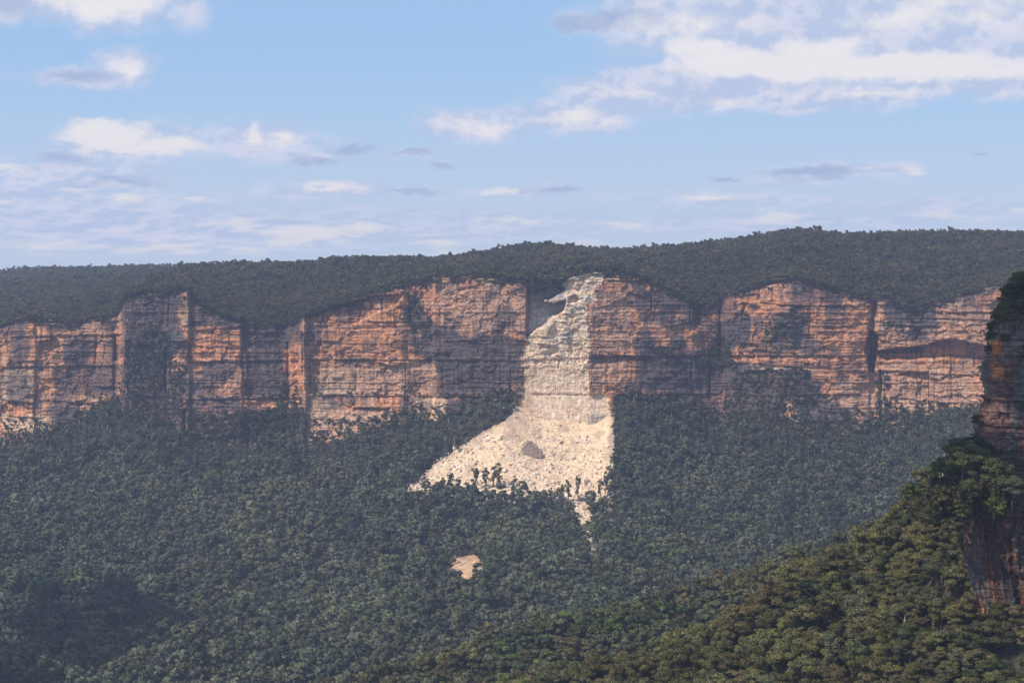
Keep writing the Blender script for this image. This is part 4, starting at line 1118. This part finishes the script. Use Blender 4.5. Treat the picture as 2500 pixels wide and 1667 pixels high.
# trees on the dark cliff: top, middle ledge and left edge
def px(u, v, y): return ((u - 1250) / F * y, y, (V0 - v) / F * y)
spots = []
for (uu_, vv_, yy_, s, ty, lab) in [
    (2496, 744, 507, .60, 0, 'bushy olive tree at the very top of the dark cliff'), (2470, 748, 503, .36, 3, 'dark small tree on the left shoulder of the dark cliff top'),
    (2446, 775, 497, .30, 0, 'olive bush-like tree hanging over the upper left edge of the dark cliff'), (2525, 744, 512, .75, 0, 'olive tree behind the top of the dark cliff at the right edge of the view'),
    (2420, 838, 496, .26, 3, 'dark small tree clinging halfway up the upper tier of the dark cliff'), (2482, 800, 489, .28, 1, 'brown-tinged bush on the face of the dark cliff near its top'),
    (2395, 1185, 492, .75, 0, 'round olive tree on the middle ledge of the dark cliff'), (2350, 1190, 494, .85, 0, 'broad olive tree left of the middle ledge of the dark cliff'),
    (2318, 1215, 500, .8, 4, 'leafy fresh green tree on the left spur below the cliff ledge'), (2430, 1215, 488, .7, 0, 'olive tree with bare twigs in front of the middle ledge'),
    (2470, 1240, 484, .62, 2, 'grey-green tree on the middle ledge nearest the right edge'), (2290, 1235, 505, .7, 1, 'brown-tinged tree at the foot of the left spur'), (2372, 1245, 488, .55, 0, 'small olive tree under the broad tree on the ledge'),
    (2410, 1130, 500, .35, 3, 'tiny dark tree in the notch above the middle ledge')]:
    sp = near_pairs[(int(uu_) // 7) % 9]
    spots.append(make_tree('gum_tree', sp, px(uu_, vv_, yy_), RS.uniform(0, 6.28), (s * 1.1, s * 1.1, s), TA[ty] * RS.uniform(.85, 1.1), lab))

_nc = NC[4:].reshape(-1, 3); _nu = uof(_nc[:, 0], _nc[:, 1]); _nv = proj_v(_nc[:, 2], _nc[:, 1])
def on_cliff(u0, v0):
    d = np.abs(_nu - u0) + np.abs(_nv - v0); c = np.where(d < d.min() + 4)[0]
    return _nc[c[np.argmin(_nc[c, 1])]]
for (uu_, vv_, s, ty, lab) in [
    (2462, 742, .42, 0, 'olive bush at the left end of the dark cliff top'), (2480, 744, .5, 3, 'dark bushy tree second from the left on the cliff top'), (2452, 765, .36, 1, 'brownish bush below the left end of the cliff top'),
    (2436, 790, .34, 0, 'olive bush on the upper left shoulder of the dark cliff'), (2424, 812, .26, 3, 'small dark bush under the shoulder of the dark cliff'), (2470, 790, .34, 0, 'olive bush on the cliff face under the top trees'),
    (2490, 775, .4, 0, 'olive bush at the right edge below the cliff top'), (2412, 862, .2, 2, 'tiny grey bush on the left edge of the upper cliff tier'), (2455, 838, .24, 3, 'small dark bush on a ledge in the upper cliff tier'),
    (2392, 1040, .3, 3, 'dark bush low on the left edge of the upper cliff tier'), (2376, 1110, .45, 3, 'dark tree in the notch at the left foot of the upper tier')]:
    q = on_cliff(uu_, vv_)
    make_tree('gum_tree', near_pairs[(int(uu_) // 5) % 9], (q[0], q[1] + .4, q[2] - .6), RS.uniform(0, 6.28), (s * 1.25, s * 1.25, s), TA[ty] * RS.uniform(.85, 1.1), lab)

_cx = RS.uniform(126, 300, 420); _cy = RS.uniform(500, 600, 420)
_ck = (_cx > (2462 - 1250) / F * _cy + 3) & ((_cy > 508) | (_cx > 140))
_cx, _cy = _cx[_ck], _cy[_ck]; n = len(_cx)
_k, _t = tints(_cx, _cy, [.36, .26, .22, .12, .04], 591, 12)
o = scatter('cliff_top_scrub', np.stack([_cx, _cy, (V0 - 742) / F * YN - .5 + 0 * _cx - (_cy - 505) * .02], -1), rrot(n), rsc(n, .35, .65), _t * np.array([1.0, .90, .72]), RS.randint(0, 5, n), C_NEAR)
tag(o, 'low olive scrub on the flat top of the dark cliff', 'scrub')

# tall thin survivors standing against the pale debris
thin_pairs = [tree_meshes(1200 + i, 26, 3.8, 22, 1300, .42, True, .22, .9, None, .85) for i in range(4)]
for i, (uu_, vt_, h, s, lab) in enumerate([
    (1160, 1128, 28, 1.0, 'tall thin tree with open crown against the lower left of the pale debris'), (1205, 1120, 27, 1.15, 'tallest dark tree left of centre in front of the pale debris'),
    (1187, 1134, 25, 1.0, 'dark tree just left of the tallest tree before the debris'), (1222, 1132, 25, 1.1, 'dark tree just right of the tallest tree before the debris'),
    (1100, 1142, 25, 1.0, 'slender tree near the left end of the debris fan'), (1078, 1158, 22, .9, 'leftmost thin tree before the debris fan'), (1120, 1158, 22, .9, 'small dark tree between the slender trees at the fan left end'),
    (1255, 1160, 24, 1.0, 'thin tree right of the tallest tree before the debris'), (1312, 1188, 20, .95, 'rounded dark tree below the middle of the debris fan'), (1386, 1164, 24, .95, 'pointed dark tree left of the debris chute'),
    (1413, 1150, 30, .6, 'very slender lone tree standing in the debris chute'), (1372, 1182, 21, 1.1, 'broad dark tree below the fan beside the pointed tree'), (1448, 1186, 22, 1.0, 'dark tree on the right side of the debris chute'),
    (1476, 1142, 26, .9, 'dark tree at the right edge of the debris fan'), (1466, 1160, 24, .8, 'brownish tree beside the right edge of the debris fan'), (1345, 1190, 20, 1.1, 'bushy dark tree under the middle right of the fan'), (1140, 1168, 18, 1.0, 'short dark tree before the lower left debris')]):
    ys_ = np.linspace(1700, 1960, 400)
    xs_ = (uu_ - 1250) / F * ys_
    vb = proj_v(valley_z(xs_, ys_) + h * .97, ys_)
    j = int(np.argmin(np.abs(vb - vt_)))
    sc1 = h / 26
    make_tree('gum_tree', thin_pairs[i % 4], (xs_[j], ys_[j], float(valley_z(xs_[j], ys_[j]))), RS.uniform(0, 6.28), (sc1 * s, sc1 * s, sc1), TA[[3, 2, 3, 1][i % 4]] * RS.uniform(.75, 1.0), lab)

# dead trees: bare pale limbs
def dead_mesh(seed, H):
    r = np.random.RandomState(seed)
    parts = []
    def grow(p, d, L, rad, lev):
        pts = [p]; rr = [rad]
        for k in range(4):
            d = d + r.normal(size=3) * .10; d /= np.linalg.norm(d)
            pts.append(pts[-1] + d * L / 4); rr.append(rad * (1 - .16 * (k + 1)))
        parts.append(tube(pts, rr, 5))
        if lev < 3:
            for k in range(3 if lev else 5):
                q = pts[r.randint(2, 5)]; nd = d * .75 + r.normal(size=3) * .55 + np.array([0, 0, .25]); nd /= np.linalg.norm(nd)
                grow(q, nd, L * r.uniform(.4, .65), rr[-1] * .75, lev + 1)
    grow(np.array([0, 0, -.5]), np.array([0, 0, 1.0]), H * .6, H * .018, 0)
    v, f = join(parts)
    me = make_mesh('dead_tree', v, f, True); me.materials.append(M_DEAD)
    return me
DM = [dead_mesh(1300 + i, 12) for i in range(4)]
def on(fn, uu_, vt_, h, y0, y1):
    ys_ = np.linspace(y0, y1, 600); xs_ = (uu_ - 1250) / F * ys_
    j = int(np.argmin(np.abs(proj_v(fn(xs_, ys_) + h, ys_) - vt_)))
    return (float(xs_[j]), float(ys_[j]), float(fn(xs_[j:j + 1], ys_[j:j + 1])[0]))
for i, (fn, uu_, vt_, h, y0, y1, lab) in enumerate([
    (mid_z, 1715, 1398, 17, 800, 990, 'bare white dead tree standing on the crest of the middle ridge'), (near_z, 1722, 1500, 15, 540, 632, 'bare pale dead tree with many branches on the left crest of the near slope'),
    (near_z, 2320, 1050, 24, 500, 545, 'grey dead snag leaning out above the trees left of the dark cliff'), (near_z, 1745, 1640, 14, 440, 600, 'dead forked tree low in the middle of the near slope'),
    (near_z, 2110, 1400, 14, 480, 580, 'dead pale tree on the rocky bank of the near slope'), (near_z, 2205, 1420, 14, 450, 560, 'thin dead tree in the dark gap left of the cliff'),
    (near_z, 1905, 1520, 14, 480, 610, 'dead grey tree high on the near slope'), (valley_z, 575, 1215, 17, 1300, 1900, 'pale forked dead tree in the left middle of the valley forest'),
    (valley_z, 755, 1375, 17, 1200, 1800, 'white dead tree in the valley forest left of the bare patch'), (valley_z, 515, 1580, 16, 1000, 1600, 'white dead stem near the bottom of the valley forest'),
    (valley_z, 430, 1375, 14, 1200, 1800, 'short white dead stem on the shaded edge of the left forest'), (valley_z, 1110, 1062, 16, 1800, 1990, 'dead grey trunk beside the left edge of the debris fan')]):
    ob = link('dead_tree', DM[i % 4].copy()); ob.location = on(fn, uu_, vt_, h, y0, y1); ob.scale = (h / 12 * 1.05,) * 3
    ob.rotation_euler = (0, 0, RS.uniform(0, 6.28)); tag(ob, lab, 'dead tree')

for i in range(60):
    uu_ = RS.uniform(30, 2200); yy_ = RS.uniform(1250, 1880); xx_ = (uu_ - 1250) / F * yy_
    zz_ = float(valley_z(np.array([xx_]), np.array([yy_]))[0])
    if mid_z(np.array([xx_]), np.array([yy_]))[0] > zz_ - 6 or bare_sd(np.array([uu_]), np.array([float(proj_v(zz_, yy_))]))[0][0] > -30: continue
    ob = link('dead_tree', DM[i % 4]); ob.location = (xx_, yy_, zz_); k_ = RS.uniform(1.1, 1.65); ob.scale = (k_, k_, k_ * 1.1); ob.rotation_euler = (0, 0, RS.uniform(0, 6.28))
    tag(ob, 'thin white dead tree poking through the valley canopy', 'dead tree', 'dead trees scattered through the valley forest')
for (uu_, yy_, s, ty, lab) in [(2432, 484, .62, 0, 'olive tree at the foot of the dark cliff near the right edge'), (2470, 480, .7, 2, 'greyish tree below the foot of the dark cliff'), (2505, 478, .75, 0, 'olive tree at the cliff foot cut by the right edge'),
                           (2452, 474, .6, 1, 'brownish tree in front of the lowest dark rock'), (2488, 470, .62, 0, 'low olive tree beneath the right edge of the cliff')]:
    xx_ = (uu_ - 1250) / F * yy_
    make_tree('gum_tree', near_pairs[(uu_ // 3) % 9], (xx_, yy_, float(near_z(np.array([xx_]), np.array([float(yy_)]))[0])), RS.uniform(0, 6.28), (s * 1.2, s * 1.2, s), TA[ty] * np.array([.98, .93, .74]), lab)

# ------------------------------------------------------------------ boulders and rubble
def hull(name, pts, mat):
    import bmesh
    bm = bmesh.new()
    for p in pts: bm.verts.new(p)
    bmesh.ops.convex_hull(bm, input=bm.verts)
    for vv in [v for v in bm.verts if not v.link_faces]: bm.verts.remove(vv)
    me = bpy.data.meshes.new(name); bm.to_mesh(me); bm.free()
    me.materials.append(mat)
    return me
M_B1 = mat_noise('pale_boulder', (.62, .50, .37), (.86, .74, .58), .5, bstr=.6, bdist=.4)
M_B2 = mat_noise('brown_boulder', (.24, .16, .13), (.46, .34, .27), .35, bstr=.6, bdist=.5)
rb = np.random.RandomState(77)
HB = []
for i in range(10):
    p = rb.normal(size=(15, 3)); p /= np.linalg.norm(p, axis=1)[:, None]; p = np.sign(p) * np.abs(p) ** .7
    p *= np.array([1, rb.uniform(.6, 1), rb.uniform(.45, .85)])
    HB.append(hull('boulder', [tuple(q) for q in p], M_B2 if i % 5 == 4 else M_B1))
C_ROCK = proto_collection('rock', HB)
def fan_pts(n, lo, hi, inset, seed):
    r = np.random.RandomState(seed)
    uu_ = r.uniform(990, 1505, n); yy_ = r.uniform(1690, 1992, n)
    xx_ = (uu_ - 1250) / F * yy_; zz_ = talus_z(xx_, yy_); vv_ = proj_v(zz_, yy_)
    ok = bare_sd(uu_, vv_)[0] > inset
    ok &= ~((uu_ > 1440) & (vv_ < 1100)) | (r.rand(n) < .2)
    ok &= (vv_ > 1062 - 0 * uu_) | (r.rand(n) < .12)
    return xx_[ok], yy_[ok], zz_[ok], uu_[ok], vv_[ok]
xx, yy, zz, uu, vv = fan_pts(7500, 0, 0, -4, 601)
n = len(xx); s = RS.uniform(.0, 1.0, n) ** 2.2 * 1.5 + .25
o = scatter('rubble', np.stack([xx, yy, zz + s * .15], -1), RS.uniform(0, 6.28, (n, 3)), np.repeat(s[:, None], 3, 1), np.ones((n, 3)), RS.randint(0, 10, n), C_ROCK)
tag(o, 'pale broken rubble strewn over the debris fan', 'rubble')
xx, yy, zz, uu, vv = fan_pts(700, 0, 0, 6, 611)
for i in range(min(190, len(xx))):
    s = RS.uniform(1.1, 2.3) if i % 6 else RS.uniform(2.4, 4.2)
    kk_ = RS.randint(0, 10)
    ob = link('boulder', HB[kk_]); ob.location = (xx[i], yy[i], zz[i] + s * .2); ob.scale = (s, s, s)
    ob.rotation_euler = tuple(RS.uniform(0, 6.28, 3))
    zone = 'high on the fan' if vv[i] < 1100 else ('amid the fan' if vv[i] < 1160 else 'near the fan foot')
    side = 'left of the great block' if uu[i] < 1270 else ('right of the great block' if uu[i] > 1325 else 'around the great block')
    lab = '%s %s boulder %s %s' % ('large' if s > 2.4 else 'small', 'brown' if kk_ % 5 == 4 else 'pale', zone, side)
    tag(ob, lab, 'boulder', 'boulders on the debris fan')
# the great boulder
ys_ = np.linspace(1850, 1990, 500); xs_ = (1297 - 1250) / F * ys_
j = int(np.argmin(np.abs(proj_v(talus_z(xs_, ys_), ys_) - 1113)))
by, bx, bz = float(ys_[j]), float(xs_[j]), float(talus_z(xs_[j:j+1], ys_[j:j+1])[0])
m_ = by / F
outl = [(-23, -2), (-25, 15), (-19, 27), (-9, 39), (-1, 37), (10, 29), (19, 19), (25, 12), (26, -3), (0, -5)]
pts = []
for (du, dv) in outl:
    pts.append((du * m_, -1.0 - rb.uniform(0, 1.2), dv * m_ - .4)); pts.append(((du * .85 + 3) * m_, 13, dv * .92 * m_ - .4))
ob = link('boulder', hull('boulder', pts, mat_noise('great_boulder', (.20, .14, .12), (.46, .34, .27), .35, bstr=1.0, bdist=1.5, detail=10)))
ob.location = (bx, by, bz); tag(ob, 'great brown-grey block, by far the largest boulder, mid-fan', 'boulder')

def slab_stack(sz):
    import bmesh
    bm = bmesh.new(); zc = -sz
    while zc < sz:
        h = sz * rb.uniform(.16, .4); w = sz * rb.uniform(.6, 1.0); ox, oy = rb.uniform(-.2, .2, 2) * sz
        b2 = bmesh.new()
        for q in rb.uniform(-1, 1, (18, 3)): b2.verts.new((ox + np.sign(q[0]) * abs(q[0]) ** .5 * w, oy + np.sign(q[1]) * abs(q[1]) ** .5 * w * .8, zc + q[2] * h * .6))
        bmesh.ops.convex_hull(b2, input=b2.verts)
        for vv in [v for v in b2.verts if not v.link_faces]: b2.verts.remove(vv)
        m_ = bpy.data.meshes.new('tmp'); b2.to_mesh(m_); b2.free(); bm.from_mesh(m_); bpy.data.meshes.remove(m_)
        zc += h
    me = bpy.data.meshes.new('rock_outcrop'); bm.to_mesh(me); bm.free(); me.materials.append(M_OUT)
    return me
M_OUT = mat_noise('weathered_rock', (.035, .030, .027), (.17, .135, .11), .9, bstr=.8, bdist=.4)

# pale outcrops showing through the near slope
for i, (uu_, vt_, s, lab) in enumerate([(2163, 1236, 2.7, 'dark layered rock knob at the left end of the steep bank'), (2090, 1565, 1.8, 'reddish rock outcrop low on the near slope'),
                             (2078, 1600, 2.2, 'pale stony outcrop low on the near slope beneath the reddish rock')]):
    ob = link('rock_outcrop', slab_stack(s)); x_, y_, z_ = on(near_z, uu_, vt_, s * .6, 440, 560)
    ob.location = (x_, y_ - 3, z_ + s * .2); tag(ob, lab, 'rock')

# ------------------------------------------------------------------ haze: the air over the valley
def build_haze():
    m, g = newmat('haze_air')
    pv = g.new('ShaderNodeVolumePrincipled')
    pv.inputs['Color'].default_value = (.68, .745, .97, 1)
    pv.inputs['Density'].default_value = HAZE
    pv.inputs['Anisotropy'].default_value = 0.2
    o = g.new('ShaderNodeOutputMaterial'); g.l.new(pv.outputs[0], o.inputs['Volume'])
    x0, x1, y0, y1, z0, z1 = -1900, 2400, -40, 5000, -480, 110
    v = [(x, y, z) for x in (x0, x1) for y in (y0, y1) for z in (z0, z1)]
    f = [(0, 1, 3, 2), (4, 6, 7, 5), (0, 4, 5, 1), (2, 3, 7, 6), (0, 2, 6, 4), (1, 5, 7, 3)]
    ob = link('haze', make_mesh('haze', v, f), m)
    ob['kind'] = 'stuff'; ob['label'] = 'thin blue air haze hanging over the whole valley'; ob['category'] = 'haze'
HAZE = 0.000074
if HAZE: build_haze()

# ------------------------------------------------------------------ unseen clouds added out of view to shade valley and near cliff
def build_shade_cloud(c, r, seed, n=26):
    import bmesh
    rr = np.random.RandomState(seed)
    bm = bmesh.new()
    for i in range(n):
        q = rr.normal(size=3) * np.array([.42, .42, .16]); k = rr.uniform(.28, .48) * max(.4, 1 - .5 * np.linalg.norm(q))
        mt = __import__('mathutils').Matrix.Translation((q[0] * r[0], q[1] * r[1], abs(q[2]) * r[2])) @ __import__('mathutils').Matrix.Diagonal((k * r[0], k * r[1], k * r[2], 1))
        bmesh.ops.create_icosphere(bm, subdivisions=3, radius=1, matrix=mt)
    for v in bm.verts:
        p = np.array([[v.co.x]]), np.array([[v.co.y + v.co.z * .7]])
        d = float(fbm(p[0] / 18, p[1] / 18, seed, 3)[0, 0])
        v.co += v.normal * d * 9 if v.normal.length else v.co * 0
    me = bpy.data.meshes.new('cloud'); bm.to_mesh(me); bm.free()
    me.polygons.foreach_set('use_smooth', np.ones(len(me.polygons), bool))
    m, g = newmat('cloud_white'); d = g.new('ShaderNodeBsdfDiffuse'); d.inputs[0].default_value = (.9, .9, .9, 1)
    o = g.new('ShaderNodeOutputMaterial'); g.l.new(d.outputs[0], o.inputs[0])
    ob = structure(link('cloud', me, m)); ob.location = c
def above(p, h):
    t = (h - p[2]) / SUN.z
    return (p[0] + SUN.x * t, p[1] + SUN.y * t, h)
build_shade_cloud(above((-298, 1405, -258), 480), (72, 195, 55), 71, 36)  # added to darken the gully at lower left
build_shade_cloud(above((-345, 1290, -262), 480), (60, 90, 45), 75, 24)
build_shade_cloud(above((130, 503, -20), 300), (44, 36, 24), 73, 30)  # added to darken the upper tier of the near cliff

# ------------------------------------------------------------------ labels: number the look-alikes from left to right
ORD = 'first second third fourth fifth sixth seventh eighth ninth tenth eleventh twelfth thirteenth fourteenth fifteenth sixteenth seventeenth eighteenth nineteenth twentieth'.split()
seen = {}
for ob in COL.objects:
    if ob.parent is None and ob.get('group'):
        seen.setdefault(ob['label'], []).append(ob)
for lab, obs in seen.items():
    if len(obs) > 1:
        obs.sort(key=lambda q: q.location.x / q.location.y)
        for i, q in enumerate(obs):
            q['label'] = '%s, %s from left' % (lab, ORD[i] if i < 20 else '%dth' % (i + 1))
